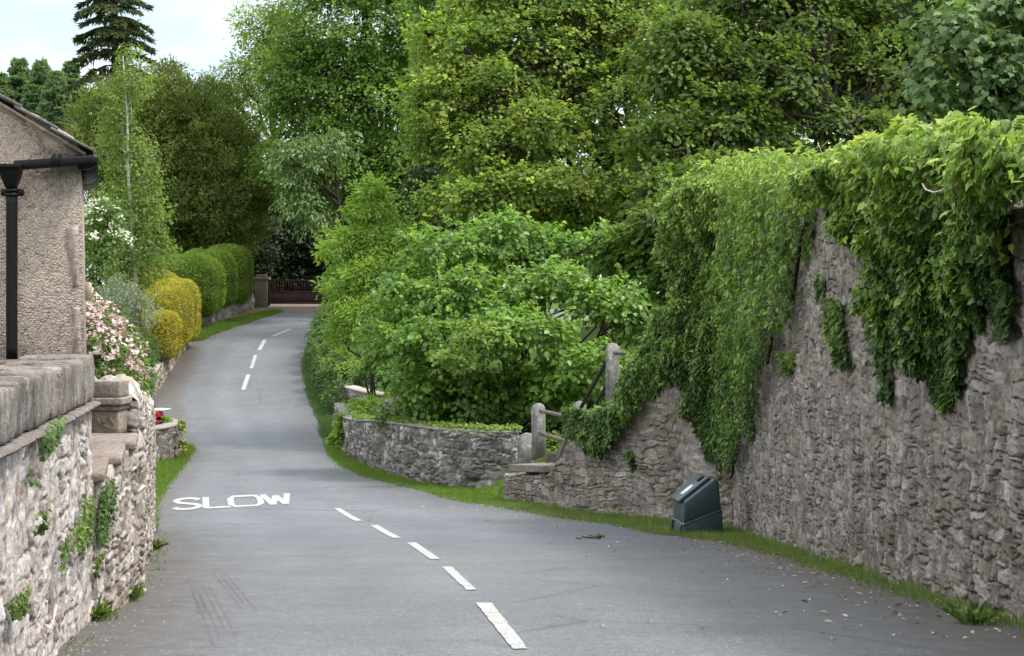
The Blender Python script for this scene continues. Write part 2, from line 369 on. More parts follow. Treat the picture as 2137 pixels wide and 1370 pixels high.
t_ = np.linspace(0, len(S) - 1, 40); S = np.stack([np.interp(t_, range(len(S)), [q[0] for q in S]), np.interp(t_, range(len(S)), [q[1] for q in S])], -1)
for nm, st in (('letter_s', [(S, False)]), ('letter_l', [([(.275, 1.0), (.272, .04)], False), ([(.272, .04), (.475, .04)], False)]),
               ('letter_o', [([(.515, .95), (.70, .95), (.74, .75), (.74, .25), (.70, .05), (.515, .05), (.485, .25), (.485, .75)], True)]),
               ('letter_w', [([(.775, 1.0), (.835, .02)], False), ([(.835, .02), (.885, .85)], False), ([(.885, .85), (.945, .02)], False), ([(.945, .02), (.995, 1.0)], False)])):
    mb = MB()
    for k, (p, cl) in enumerate(st):
        stroke(mb, p, closed=cl)
        mb.v[-1][:, 2] += .0008 * k
    mb.build(nm, M_PAINT, slow)
# tyre marks
g = G('tyre mark'); P = g.pos()
mp_ = g.n('Mapping', {'Vector': P, 'Scale': (.6, .6, 1)}).outputs[0]
tr = g.n('BsdfTransparent'); df = g.bsdf((.055, .056, .058), .7, .3)
M_SKID = g.done(g.n('MixShader', {0: g.ramp(g.noise(2.2, 5, .7, mp_), [(.25, .04), (.75, .20)]), 1: tr, 2: df}))
for k, (a, b, n_, lab) in enumerate((((420, 1222), (482, 1366), 4, 'longest dark tyre streaks in the near left lane'), ((452, 1190), (540, 1300), 3, 'dark tyre streaks right of the longest ones'), ((408, 1235), (432, 1296), 2, 'short faint tyre streaks nearest the left wall'))):
    A, B = ground_hit(*a), ground_hit(*b); mb = MB()
    for j in range(n_):
        o_ = (j - n_ / 2) * .055; t0, t1 = random.uniform(0, .2), random.uniform(.75, 1); A2, B2 = A + (B - A) * t0, A + (B - A) * t1; hw = random.uniform(.008, .016)
        V = []
        for q in np.linspace(0, 1, 12):
            p = A2 * (1 - q) + B2 * q; cx = p[0] + o_ + .02 * sin(q * 2 + k * .4); V += [(cx - hw, p[1], ZR(p[1]) + ROADZ + .005), (cx + hw, p[1], ZR(p[1]) + ROADZ + .005)]
        i = np.arange(11) * 2; mb.add(np.array(V), [np.stack([i, i + 2, i + 3, i + 1], -1)])
    tag(mb.build('road_marking', M_SKID), lab, group='tyre streaks', kind='structure')

# ------------------------------------------------------------------ rubble stone
PAL_PALE = [(.46, .405, .37), (.40, .35, .32), (.52, .48, .44), (.33, .29, .265), (.40, .33, .27), (.25, .195, .17), (.55, .51, .48), (.44, .40, .38)]
PAL_GREY = [(.23, .215, .195), (.29, .27, .245), (.20, .185, .17), (.25, .22, .185), (.33, .31, .285), (.26, .235, .21), (.22, .20, .165), (.36, .34, .32)]
PAL_DARK = [(.15, .135, .12), (.20, .18, .16), (.12, .105, .095), (.24, .21, .18), (.17, .145, .12), (.30, .28, .26)]
PAL_TAN = [(.36, .31, .25), (.29, .25, .20), (.42, .37, .31), (.24, .20, .17), (.33, .27, .21)]
def stones(u, v, sw, sh, pal, seed, relief, mortar):
    """displacement and colour of rubble at (u, v) in metres"""
    w1, w2, w3 = fbm(u * 1.1, v * 1.3, seed + 1, 3) - .5, fbm(u * 5, v * 6, seed + 2, 3) - .5, fbm(u * 22, v * 22, seed + 3, 3) - .5
    w4, w5 = fbm(u * 6, v * 5, seed + 4, 3) - .5, fbm(u * 20, v * 24, seed + 5, 3) - .5
    V_ = (v + 2.0 * sh * w1 + .85 * sh * w2 + .24 * sh * w3) / sh; U_ = (u + .5 * sw * w4 + .22 * sw * w5) / sw
    def cells(x, key, jit):
        k = np.floor(x)
        b0 = k + jit * (hsh(k, key, seed + 21) - .5); b1 = k + 1 + jit * (hsh(k + 1, key, seed + 21) - .5)
        lo, hi = x < b0, x >= b1; k = k - lo + hi
        b0 = k + jit * (hsh(k, key, seed + 21) - .5); b1 = k + 1 + jit * (hsh(k + 1, key, seed + 21) - .5)
        return k, b0, b1
    r, r0, r1 = cells(V_, np.zeros(u.shape), .55)
    off = .37 * r + hsh(r, r * 0, seed + 30); wid = .7 + .6 * hsh(r, r * 0, seed + 31); q = (U_ + off) / wid
    k, k0, k1 = cells(q, r, .75)
    idc = hsh(k, r, seed + 32); mode = hsh(k, r, seed + 33)
    fu, fv = (q - k0) / (k1 - k0), (V_ - r0) / (r1 - r0)
    cutv = .35 + .3 * hsh(k, r, seed + 34); sv = mode > .66; up_ = fv > cutv
    cutu = .35 + .3 * hsh(k, r, seed + 35); su = mode < .38; rt = fu > cutu
    hgt = (r1 - r0) * sh; wdt = (k1 - k0) * wid * sw
    dv_ = np.minimum(fv, 1 - fv) * hgt; du_ = np.minimum(fu, 1 - fu) * wdt
    dv_ = np.where(sv, np.minimum(dv_, np.abs(fv - cutv) * hgt), dv_); du_ = np.where(su, np.minimum(du_, np.abs(fu - cutu) * wdt), du_)
    idc = (idc + .417 * (sv & up_) + .291 * (su & rt)) % 1
    d = np.minimum(du_ * .9, dv_); jw = .004 + .010 * fbm(u * 2.2, v * 2.2, seed + 36)
    e = ss(jw * .25, jw * 1.5, d)
    id2 = (idc * 97.13) % 1; id3 = (idc * 31.7) % 1; dep = .15 + 1.25 * ss(.38, .66, fbm(u * 1.7, v * 2.1, seed + 11))
    lam = fbm(u * 4, v * 34, seed + 6, 3) - .5; rg = 1 - np.abs(2 * fbm(u * 9, v * 13, seed + 7, 4) - 1); fine = fbm(u * 36, v * 40, seed + 8, 2) - .5
    pit = ((idc * 11.3) % 1) > .95
    h = relief * (e * dep + 1.1 * (id2 - .5) * e + e * ((id3 - .5) * 1.0 * (fu - .5) + (id2 - .5) * .8 * (fv - .5)) +   .45 * lam * e + .45 * (rg - .75) + .35 * fine - 1.5 * pit * e)
    P_ = np.array(pal); col = P_[np.minimum((idc * len(pal)).astype(int), len(pal) - 1)]
    col = col * (.82 + .36 * id3)[..., None] * (.70 + .6 * fbm(u * 2.6, v * 3.4, seed + 9))[..., None] * (1 + .5 * lam)[..., None]
    jm = (1 - e) * (.30 + .7 * ss(.3, .6, dep))
    col = col * (1 - jm)[..., None] + np.array(mortar) * jm[..., None]
    return h, col
def rubble(name, line, top, M, parent=None, side=1, thick=.5, sw=.26, sh=.12, du=.03, dv=.025, pal=PAL_GREY, seed=0, relief=.045, mortar=(.12, .105, .09), below=.25, zbot=None, topbump=.05, batter=0.0, topcol=None, label=None, cat='wall', group=None):
    """line: plan polyline of the face; side=+1 puts the face to the right of travel; top: [(arc fraction, z)] """
    Pl = np.array(line, float); s = np.concatenate([[0], np.cumsum(np.linalg.norm(np.diff(Pl, axis=0), axis=1))]); Ln = s[-1]
    nU = max(3, int(Ln / du)); U = np.linspace(0, Ln, nU)
    px = np.interp(U, s, Pl[:, 0]); py = np.interp(U, s, Pl[:, 1])
    if len(Pl) > 2:
        k = max(3, int(.5 / du) | 1); 
        px = np.convolve(np.pad(px, k // 2, mode='reflect', reflect_type='odd'), np.ones(k) / k, 'valid'); py = np.convolve(np.pad(py, k // 2, mode='reflect', reflect_type='odd'), np.ones(k) / k, 'valid')
    tx, ty = np.gradient(px), np.gradient(py); l = np.hypot(tx, ty); tx, ty = tx / l, ty / l
    nxn, nyn = ty * side, -tx * side
    zt = np.interp(U / Ln, [q[0] for q in top], [q[1] for q in top])
    zt = zt + topbump * (fbm(U * 3.5, U * 0, seed + 40) - .5) * 2
    zb = (ZR(py) if zbot is None else np.interp(U / Ln, [q[0] for q in zbot], [q[1] for q in zbot])) - below
    nV = max(3, int((zt - zb).max() / dv)); v = np.linspace(0, 1, nV)
    Zg = zb[None] + (zt - zb)[None] * v[:, None]; Ug = np.repeat(U[None], nV, 0)
    h, col = stones(Ug, Zg, sw, sh, pal, seed, relief, mortar)
    h = h - batter * (Zg - zb[None]) 
    fade = ss(0, .04, zt[None] - Zg) * .7 + .3; h = h * fade
    Xf = px[None] + nxn[None] * h; Yf = py[None] + nyn[None] * h
    K = 8; Xr, Yr, Zr_, Cr = [], [], [], []
    for q in range(1, K + 1):
        w_ = thick * q / K
        X_, Y_ = px - nxn * (w_ + batter * (zt - zb)), py - nyn * (w_ + batter * (zt - zb))
        hh, cc = stones(U, U * 0 + w_ * 1.0 + 7, sw, max(sh, .2), pal, seed + 60, topbump * .8, mortar)
        Xr.append(X_); Yr.append(Y_); Zr_.append(zt + hh * (q < K)); Cr.append(cc if topcol is None else np.array(topcol) * (.8 + .4 * fbm(U * 6, U * 0 + w_ * 6, seed)[:, None]))
    Xr.append(px - nxn * thick); Yr.append(py - nyn * thick); Zr_.append(zb); Cr.append(np.repeat(np.array(pal)[:1], nU, 0))
    Xa = np.vstack([Xf, *[q[None] for q in Xr]]); Ya = np.vstack([Yf, *[q[None] for q in Yr]]); Za = np.vstack([Zg, *[q[None] for q in Zr_]])
    Ca = np.concatenate([col, np.stack(Cr)], 0); nR = len(Xa)
    i = (np.arange(nR - 1)[:, None] * nU + np.arange(nU - 1)[None]).ravel(); q = np.stack([i, i + 1, i + 1 + nU, i + nU], -1)
    if side < 0: q = q[:, ::-1]
    V = np.stack([Xa, Ya, Za], -1).reshape(-1, 3); C = Ca.reshape(-1, 3)
    fs = [q]; nb = len(V); ex, ec = [], []
    for ci, sg in ((0, -1), (nU - 1, 1)):       # rubble end faces
        zz = Zg[:, ci]; m = max(3, int(thick / dv / 1.5)); ww = np.linspace(0, thick, m)
        Wg, Zg2 = np.meshgrid(ww, zz); hh, cc = stones(Wg + 3 * sg, Zg2, sw, sh, pal, seed + 80, relief, mortar)
        hh = hh * ss(0, .06, Wg) * ss(0, .06, thick - Wg) * ss(0, .04, zt[ci] - Zg2)
        fx = Xf[:, ci][:, None]; fy = Yf[:, ci][:, None]
        Xe = fx - nxn[ci] * Wg + sg * tx[ci] * hh; Ye = fy - nyn[ci] * Wg + sg * ty[ci] * hh
        ex.append(np.stack([Xe, Ye, Zg2], -1).reshape(-1, 3)); ec.append(cc.reshape(-1, 3))
        ii = (np.arange(len(zz) - 1)[:, None] * m + np.arange(m - 1)[None]).ravel() + nb
        fs.append(np.stack([ii, ii + 1, ii + 1 + m, ii + m], -1)); nb += len(zz) * m
    V = np.vstack([V, *ex]); C = np.vstack([C, *ec])
    o = mk(name, V, fs, M, parent, attrs={'col': C})
    if label: tag(o, label, cat, group)
    return o
M_STONE_PALE = stonemat('pale rubble stone', (1, 1, 1), .62, .15, (.62, .59, .56), .6)
M_STONE_GREY = stonemat('grey rubble stone', (.92, .87, .80), .30, .30, (.40, .38, .37), .6)
M_STONE_DARK = stonemat('dark mossy stone', (1, 1, 1), .18, .55, (.42, .41, .38), .6)
M_COPING = stonemat('weathered coping stone', (1.05, .98, .94), .42, .5, (.50, .48, .46), 1.0)
M_STONE_TAN = stonemat('tan rubble stone', (1, 1, 1), .3, .3, (.5, .47, .42), .5)
def dress(mb, name, M, parent, col, var=.12, sub=0, rough=.006, blocks=None):
    """dressed stone: subdivided and chipped a little so that edges are not clean"""
    o = mb.build(name, M, parent)
    me = o.data; import bmesh
    bm = bmesh.new(); bm.from_mesh(me); bmesh.ops.recalc_face_normals(bm, faces=bm.faces)
    if sub: bmesh.ops.subdivide_edges(bm, edges=bm.edges, cuts=sub, use_grid_fill=True)
    bm.normal_update(); ofs = np.array(o.location)
    for v in bm.verts:
        k = v.co; q = (fbm(np.array([k.x * 9 + k.z * 5]), np.array([k.y * 9 - k.z * 7]), 5)[0] - .5) * 2
        v.co = v.co + v.normal * q * rough * 2
    bm.to_mesh(me); bm.free()
    n = len(me.vertices); co = np.zeros(n * 3, np.float32); me.vertices.foreach_get('co', co); co = co.reshape(-1, 3)
    cc = np.array(col)[None] * (1 - var + 2 * var * fbm(co[:, 0] * 4 + co[:, 2] * 3, co[:, 1] * 4, 3))[:, None]
    if blocks is not None:
        k = np.searchsorted(np.array(blocks), co[:, 1] + ofs[1]); hh = np.stack([hsh(k, k * 0 + 3, 5), hsh(k, k * 0 + 3, 5) * .6 + .4 * hsh(k, k * 0, 8), hsh(k, k * 0 + 3, 5) * .6 + .4 * hsh(k, k * 0, 8)], -1); cc = cc * (.48 + 1.0 * hh)
    a = me.attributes.new('col', 'FLOAT_COLOR', 'POINT'); c4 = np.ones((n, 4), np.float32); c4[:, :3] = cc; a.data.foreach_set('color', c4.ravel())
    return o

# line helpers for px -> wall plane
def hit(line, x):
    (x0, y0), (x1, y1) = line; k = (x - CX) / F
    t = (k * y0 - x0) / ((x1 - x0) - k * (y1 - y0)); return t, y0 + (y1 - y0) * t
def hitp(line, x, y):
    t, d = hit(line, x); return t * math.dist(*line), (CY - y) * d / F

# ---------------- left side walls
LA = lambda y: -1.3 - .12 * y
wallA = thing('garden_wall', (LA(11.5), 11.5, -2.0), 'pale lichened rubble wall with big coping blocks below the rendered house', 'wall')
rubble('rubble_face', [(LA(7.6), 7.6), (LA(14.25), 14.25)], [(0, -.60), (1, -.53)], M_STONE_PALE, wallA, side=1, thick=.34, sw=.30, sh=.115, du=.015, dv=.014, pal=PAL_PALE, seed=11, relief=.016, mortar=(.17, .14, .115), topbump=.01)
mb = MB(); y = 7.6; k = 0; edges_ = []
while y < 14.0:
    edges_.append(y - .002); ln = [.32, .45, .26, .38, .5][k % 5]; ln = min(ln, 14.12 - y); ym = y + ln / 2
    zt = np.interp(ym, [9.5, 14.1], [-.285, -.19]) + random.uniform(-.012, .012); zb = np.interp(ym, [9.5, 14.1], [-.545, -.505])
    mb.box((LA(ym) - .19 + random.uniform(-.012, .012), ym, (zt + zb) / 2), (.44, ln - .022, zt - zb), rz=math.atan(.12), bev=.014); y += ln; k += 1
dress(mb, 'coping', M_COPING, wallA, (.30, .262, .238), .6, 4, .009, edges_)
mb = MB(); y = 7.6; k = 0
while y < 14.1:
    ln = min([.7, .5, .85, .6][k % 4], 14.2 - y); ym = y + ln / 2; zb = np.interp(ym, [9.5, 14.1], [-.545, -.505])
    mb.box((LA(ym) - .10 + random.uniform(-.01, .01), ym, zb - .014), (.36, ln - .008, .032), rz=math.atan(.12), bev=.015, tilt=(0, .12, 0)); y += ln; k += 1
dress(mb, 'string_course', M_STONE_GREY, wallA, (.20, .18, .175), .2, 2, .006)

LB = lambda y: -.27 - .172 * y
lowA = thing('garden_wall', (-3.2, 15.5, -2.1), 'low rubble wall with a sloping stone top between house corner and carved pier', 'wall')
rubble('rubble_face', [(LA(14.26), 14.26), (LB(16.95) + .05, 16.95)], [(0, -1.10), (1, -.93)], M_STONE_TAN, lowA, side=1, thick=.45, sw=.26, sh=.115, du=.015, dv=.014, pal=PAL_TAN + PAL_PALE[:3], seed=23, relief=.021, mortar=(.17, .14, .11), topbump=.01)
mb = MB()
for (ya, yb) in ((14.3, 15.15), (15.16, 16.0), (16.01, 16.62)):
    ym = (ya + yb) / 2; za = np.interp(ym, [14.3, 16.7], [-1.06, -.885]); xm = np.interp(ym, [14.26, 16.95], [LA(14.26), LB(16.95) + .05])
    mb.box((xm - .21, ym, za - .02), (.48, yb - ya, .07), rz=math.atan(.16), bev=.012, tilt=(math.atan(.073), 0, 0))
dress(mb, 'coping', M_STONE_GREY, lowA, (.27, .235, .215), .2, 2, .006)

pier = thing('stone_pier', (-3.42, 16.85, -.9), 'squat pier of stacked sandstone blocks with a carved face', 'pier')
def pxbox(mb, x0, x1, y0, y1, d, dep, bev=.012, rz=0):
    a, b = at(x0, y1, d), at(x1, y0, d); mb.box(((a[0] + b[0]) / 2, d + dep / 2, (a[2] + b[2]) / 2), (b[0] - a[0], dep, b[2] - a[2]), rz, bev); return mb
dress(pxbox(MB(), 150, 249, 796, 830, 16.7, .42, .008), 'cap_block', M_STONE_TAN, pier, (.24, .21, .175), .25, 3, .0025)
dress(pxbox(MB(), 150, 254, 831, 846, 16.66, .46, .006), 'slab', M_STONE_TAN, pier, (.27, .235, .20), .25, 3, .0025)
dress(pxbox(MB(), 150, 249, 847, 857, 16.70, .42, .005), 'slab', M_STONE_TAN, pier, (.25, .21, .18), .25, 3, .0025)
blk = dress(pxbox(MB(), 190, 247, 858, 907, 16.73, .38, .008), 'carved_block', M_STONE_TAN, pier, (.27, .225, .175), .3, 3, .006)
mb = MB()
for (p, q, r) in (((200, 872), (212, 890), .018), ((212, 890), (232, 896), .016), ((206, 880), (226, 872), .015), ((226, 872), (238, 888), .017), ((214, 884), (222, 880), .022)):
    a, b = at(*p, 16.735), at(*q, 16.735); t = np.linspace(0, 1, 6)[:, None]
    mb.tube(a * (1 - t) + b * t + np.array([0, 0, .012]) * np.sin(t * pi), [r * .6, r, r * 1.1, r, r * .8, r * .4], 6)
rl = dress(mb, 'carving', M_STONE_TAN, pier, (.29, .24, .19), .2, 0, .003)

wb = rubble('garden_wall', [(LB(17.16), 17.16), (LB(21.2), 21.2), (LB(33.0), 33.0)], [(0, -.56), (.05, -.60), (.12, -.68), (.3, -.86), (.9, -1.22), (1, -1.5)], M_STONE_TAN, None, side=1, thick=.5, sw=.30, sh=.12, du=.025, dv=.016, pal=PAL_TAN + PAL_PALE[:4], seed=31, relief=.027, mortar=(.17, .14, .11), topbump=.14,
            label='long tan drystone wall with a ragged top running down beside the left verge', cat='wall')

wc = thing('parapet_wall', (-10.2, 57, -3.7), 'low rounded parapet wall at the dip on the left', 'wall')
C_ = [(-12.2, 53.4), (-10.6, 53.7), (-9.85, 54.6), (-9.55, 56.2), (-9.7, 58.4), (-10.4, 60.6), (-11.6, 62.4)]
rubble('rubble_face', C_, [(0, -2.83), (1, -2.80)], M_STONE_DARK, wc, side=1, thick=.4, sw=.3, sh=.14, du=.05, dv=.04, pal=PAL_DARK, seed=41, relief=.04, topbump=.01)
def ribbon(mb, line, z0, z1, out, inn, top, side=1, n=60):
    """coping swept along a plan line"""
    Pl = np.array(line, float); s = np.concatenate([[0], np.cumsum(np.linalg.norm(np.diff(Pl, axis=0), axis=1))]); U = np.linspace(0, s[-1], n)
    px, py = np.interp(U, s, Pl[:, 0]), np.interp(U, s, Pl[:, 1])
    if len(Pl) > 2:
        k = 7; px = np.convolve(np.pad(px, 3, mode='reflect', reflect_type='odd'), np.ones(k) / k, 'valid'); py = np.convolve(np.pad(py, 3, mode='reflect', reflect_type='odd'), np.ones(k) / k, 'valid')
    tx, ty = np.gradient(px), np.gradient(py); l = np.hypot(tx, ty); nx_, ny_ = ty / l * side, -tx / l * side
    zz = np.linspace(z0, z1, n) if np.isscalar(z0) else np.interp(U / s[-1], [q[0] for q in z0], [q[1] for q in z0])
    prof = [(out, 0), (out + .01, top * .5), (out - .03, top * .92), ((out - inn) / 2, top * 1.12), (-inn + .03, top * .92), (-inn, 0)]
    V = np.array([[(px[i] + nx_[i] * a, py[i] + ny_[i] * a, zz[i] + b) for a, b in prof] for i in range(n)]).reshape(-1, 3); m = len(prof)
    i = (np.arange(n - 1)[:, None] * m + np.arange(m)[None]); j = (np.arange(n - 1)[:, None] * m + (np.arange(m)[None] + 1) % m)
    q = np.stack([i, j, j + m, i + m], -1).reshape(-1, 4)
    mb.add(V, [q, np.arange(m)[None], (np.arange(m) + (n - 1) * m)[None, ::-1]]); return mb
dress(ribbon(MB(), C_, -2.83, -2.80, .04, .44, .09), 'coping', M_STONE_DARK, wc, (.27, .24, .22), .25, 0, .01)

LD = lambda y: -13.5 - (y - 74) * .0778
wd_ = thing('garden_wall', (LD(82), 82, -1.9), 'long garden wall under the golden clipped hedge', 'wall')
LDl = [(LD(73.6), 73.6), (LD(93), 93.0)]
rubble('rubble_face', LDl, [(0, -1.98), (.5, -1.05), (1, -.16)], M_STONE_TAN, wd_, side=1, thick=.4, sw=.4, sh=.16, du=.07, dv=.045, pal=PAL_TAN, seed=51, relief=.05, topbump=.02)
dress(ribbon(MB(), LDl, [(0, -1.98), (.5, -1.05), (1, -.16)], None, .05, .45, .09, n=40), 'coping', M_STONE_TAN, wd_, (.33, .29, .25), .25, 0, .012)
we = rubble('garden_wall', [(-15.75, 96.8), (-15.2, 104), (-14.75, 113.4)], [(0, .98), (.45, 1.75), (1, 2.35)], M_STONE_GREY, None, side=1, thick=.4, sw=.45, sh=.2, du=.08, dv=.05, pal=PAL_GREY, seed=61, relief=.06, topbump=.05,
            label='grey stone wall under the green domed hedges near the far gate', cat='wall')

# ---------------- right side walls
R1 = [(3.40 + .012 * 7.5, 7.5), (3.81, 34.3)]
RA, RB = (3.81, 34.3), (-.18, 42.0); R2 = [RA, RB]
r1 = rubble('boundary_wall', [R1[0], R1[1]], [(0, .55), (.25, .85), (.45, 1.25), (.62, 1.55), (.8, 2.0), (1, 2.35)], M_STONE_GREY, None, side=-1, thick=.55, sw=.27, sh=.125, du=.024, dv=.014, pal=PAL_GREY, seed=71, relief=.026, mortar=(.11, .098, .084), topbump=.06,
            label='tall grey rubble boundary wall filling the right side under ivy', cat='wall')
r2top = [hitp(R2, x, y) for x, y in ((1512, 400), (1440, 420), (1418, 640), (1395, 770), (1380, 792), (1345, 830), (1310, 868), (1262, 880), (1205, 905), (1182, 935), (1165, 962), (1150, 990))]
L2 = math.dist(RA, RB)
r2 = thing('boundary_wall', (2.0, 37.8, -3.6), 'stepped rubble wall dropping from the tall wall to the stone gatepost', 'wall')
rubble('rubble_face', [(RA[0] + .0, RA[1] - .0), RB], [(u_ / L2, z_) for u_, z_ in r2top] + [(1, hitp(R2, 1078, 998)[1])], M_STONE_GREY, r2, side=-1, thick=.5, sw=.30, sh=.13, du=.03, dv=.022, pal=PAL_GREY + [(.27, .23, .17)], seed=81, relief=.026, mortar=(.12, .105, .085), topbump=.05)
# flat capstone at its low end
dv_ = nrm(np.array([RB[0] - RA[0], RB[1] - RA[1]])); nv_ = np.array([dv_[1], -dv_[0]])     # nv points to the garden side
cp = []
for (t, o_) in ((6.72, -.08), (8.3, -.08), (8.3, 1.55), (6.72, 1.55)):
    p = np.array(RA) + dv_ * t + nv_ * o_; cp.append(p)
zc = [hitp(R2, 1152, 988)[1], hitp(R2, 1078, 985)[1], hitp(R2, 1078, 985)[1] + .05, hitp(R2, 1152, 988)[1] + .05]
if (np.array(RA) + nv_)[0] < RA[0]: nv_ = -nv_; cp = [np.array(RA) + dv_ * t + nv_ * o_ for (t, o_) in ((6.72, -.08), (8.3, -.08), (8.3, 1.55), (6.72, 1.55))]
mb = MB(); mb.prism([(p[0], p[1], z) for p, z in zip(cp, zc)], (0, 0, .14))
dress(mb, 'capstone', M_STONE_GREY, r2, (.20, .19, .18), .25, 5, .006)
mb = MB(); mb.prism([(p[0], p[1], z) for p, z in zip([np.array(RA) + dv_ * t + nv_ * o_ for (t, o_) in ((6.75, .3), (8.22, .3), (8.22, 1.45), (6.75, 1.45))], [-4.0] * 4)], (0, 0, 1.0))
dress(mb, 'abutment', M_STONE_GREY, r2, (.2, .185, .17), .3, 4, .03)

M3 = [at(1068, 0, 44.6)[:2], at(1000, 0, 44.9)[:2], at(930, 0, 45.8)[:2], at(850, 0, 48.2)[:2], at(780, 0, 52.2)[:2], at(738, 0, 56.5)[:2], at(716, 0, 60.8)[:2], at(709, 0, 65)[:2], at(700, 0, 67.8)[:2]]
w3 = thing('parapet_wall', (-3.0, 47, -3.7), 'curved dark mossy parapet wall beside the bright verge at the dip', 'wall')
z3 = [(0, -2.37), (.2, -2.38), (.35, -2.45), (.5, -2.62), (.65, -2.72), (.8, -2.72), (1, -2.62)]
rubble('rubble_face', M3, z3, M_STONE_DARK, w3, side=-1, thick=.45, sw=.27, sh=.13, du=.035, dv=.025, pal=PAL_DARK + [(.2, .18, .16), (.42, .40, .37)], seed=91, relief=.045, mortar=(.105, .095, .08), topbump=.02, zbot=[(0, -3.7), (1, -3.75)])
dress(ribbon(MB(), M3, z3, None, .05, .5, .07, side=-1, n=90), 'coping', M_STONE_DARK, w3, (.22, .20, .175), .3, 0, .012)
M4 = [at(820, 0, 68.5)[:2], at(770, 0, 69.5)[:2], at(725, 0, 71.5)[:2], at(699, 0, 74.5)[:2], at(694, 0, 77)[:2]]
z4 = [(0, (CY - 829) * 68.5 / F), (.4, (CY - 815) * 69.5 / F), (.75, (CY - 803) * 71.5 / F), (1, (CY - 792) * 75 / F)]
w4 = thing('parapet_wall', (-5.5, 70, -3.6), 'short flared stone wall behind the curved parapet, half under the bush', 'wall')
rubble('rubble_face', M4, z4, M_STONE_TAN, w4, side=-1, thick=.4, sw=.35, sh=.13, du=.05, dv=.035, pal=PAL_TAN + PAL_GREY[:3], seed=95, relief=.05, topbump=.01, zbot=[(0, -3.8), (1, -3.4)])
dress(ribbon(MB(), M4, z4, None, .06, .46, .08, side=-1, n=50), 'coping', M_STONE_TAN, w4, (.40, .36, .31), .2, 0, .01)

# ------------------------------------------------------------------ house
g = G('pebble dash'); P = g.pos()
v1 = g.n('TexVoronoi', {'Scale': 75, 'Vector': P, 'Randomness': 1.0}); 
c = g.ramp(v1.outputs['Color'], [(.0, (.18, .135, .105)), (.35, (.47, .385, .315)), (.7, (.58, .49, .41)), (1, (.76, .68, .60))])
c = g.mix(.55, c, g.ramp(g.noise(24, 5, .7, P), [(.36, (.14, .11, .085)), (.48, (.50, .415, .345)), (.7, (.66, .57, .48))]))
smooth_ = g.ramp(g.noise(1.5, 5, .55, g.n('Mapping', {'Vector': P, 'Location': (2.2, 0, .4), 'Scale': (1.6, 1, .8)}).outputs[0]), [(.57, 0.0), (.60, 1.0)])
c = g.mix(g.math('MULTIPLY', smooth_, .0), c, (.40, .33, .29))
c = g.mix(g.ramp(g.noise(3.2, 5, .6, P), [(.55, 0.0), (.75, .35)]), c, (.22, .185, .15))
hgt = g.math('ADD', g.math('MULTIPLY', g.noise(64, 4, .7, P), 1.0), g.math('MULTIPLY', v1.outputs['Distance'], -.8))
M_DASH = g.done(g.bsdf(c, .95, .15, g.bump(hgt, .9, .03)))
M_SMOOTHREND = plainmat('smooth render repair', (.39, .315, .265), .95, .1, .4, 9, .9, bd=.02)
M_IRON = plainmat('black gloss iron', (.005, .005, .006), .48, .22, .3, 20, .12)
M_SLATE = plainmat('stone slates', (.19, .175, .165), .85, .25, .45, 9, .6, bd=.02)
house = thing('house', (-4.8, 16, -1.2), 'pinkish pebble-dashed house with black rainwater pipes at left edge', 'house')
y0, y1 = 14.05, 16.15
fr = [(-7.0, y0, -1.4), (-2.995, y0, -1.4), (-3.045, y0, 1.27), (-5.25, y0, 2.55), (-7.0, y0, 1.5)]
bk = [(-7.4, y1, -1.4), (-3.43, y1, -1.4), (-3.475, y1, 1.27), (-5.65, y1, 2.55), (-7.4, y1, 1.5)]
mb = MB(); mb.add(np.array(fr + bk), [np.arange(5)[None], np.arange(5, 10)[None, ::-1], np.array([[0, 5, 6, 1], [1, 6, 7, 2], [4, 9, 5, 0]]), np.array([[2, 7, 8, 3], [3, 8, 9, 4]])])
o = mb.build('wall', M_DASH, house)
import bmesh
bm = bmesh.new(); bm.from_mesh(o.data); bmesh.ops.recalc_face_normals(bm, faces=bm.faces); bm.to_mesh(o.data); bm.free()
# thin repaired patches standing proud of the dash
def patch(pts, d, th, jit=.004):
    P_ = [at(x, y, d) for x, y in pts]; q = []
    n = len(P_)
    for i in range(n):
        a, b = P_[i], P_[(i + 1) % n]; m = max(2, int(np.linalg.norm(b - a) / .03))
        for k in range(m):
            p = a + (b - a) * k / m; q.append(p + np.array([random.uniform(-jit, jit), 0, random.uniform(-jit, jit)]))
    return MB().prism(q, (0, th, 0))
for pts in ([(140, 478), (163, 470), (164, 600), (152, 602), (146, 560), (139, 520)], [(150, 640), (167, 640), (170, 745), (120, 748), (128, 736), (150, 728), (154, 700)], [(52, 240), (68, 236), (150, 285), (163, 303), (163, 324), (120, 324), (100, 318), (88, 290), (70, 272)], [(0, 212), (50, 240), (56, 262), (40, 258), (18, 240), (0, 234)]):
    patch(pts, 14.046, .03).build('render_patch', M_SMOOTHREND, house)
mb = MB(); eave, ridge = np.array([-2.955, 0, 1.215]), np.array([-5.25, 0, 2.60]); nc = 9
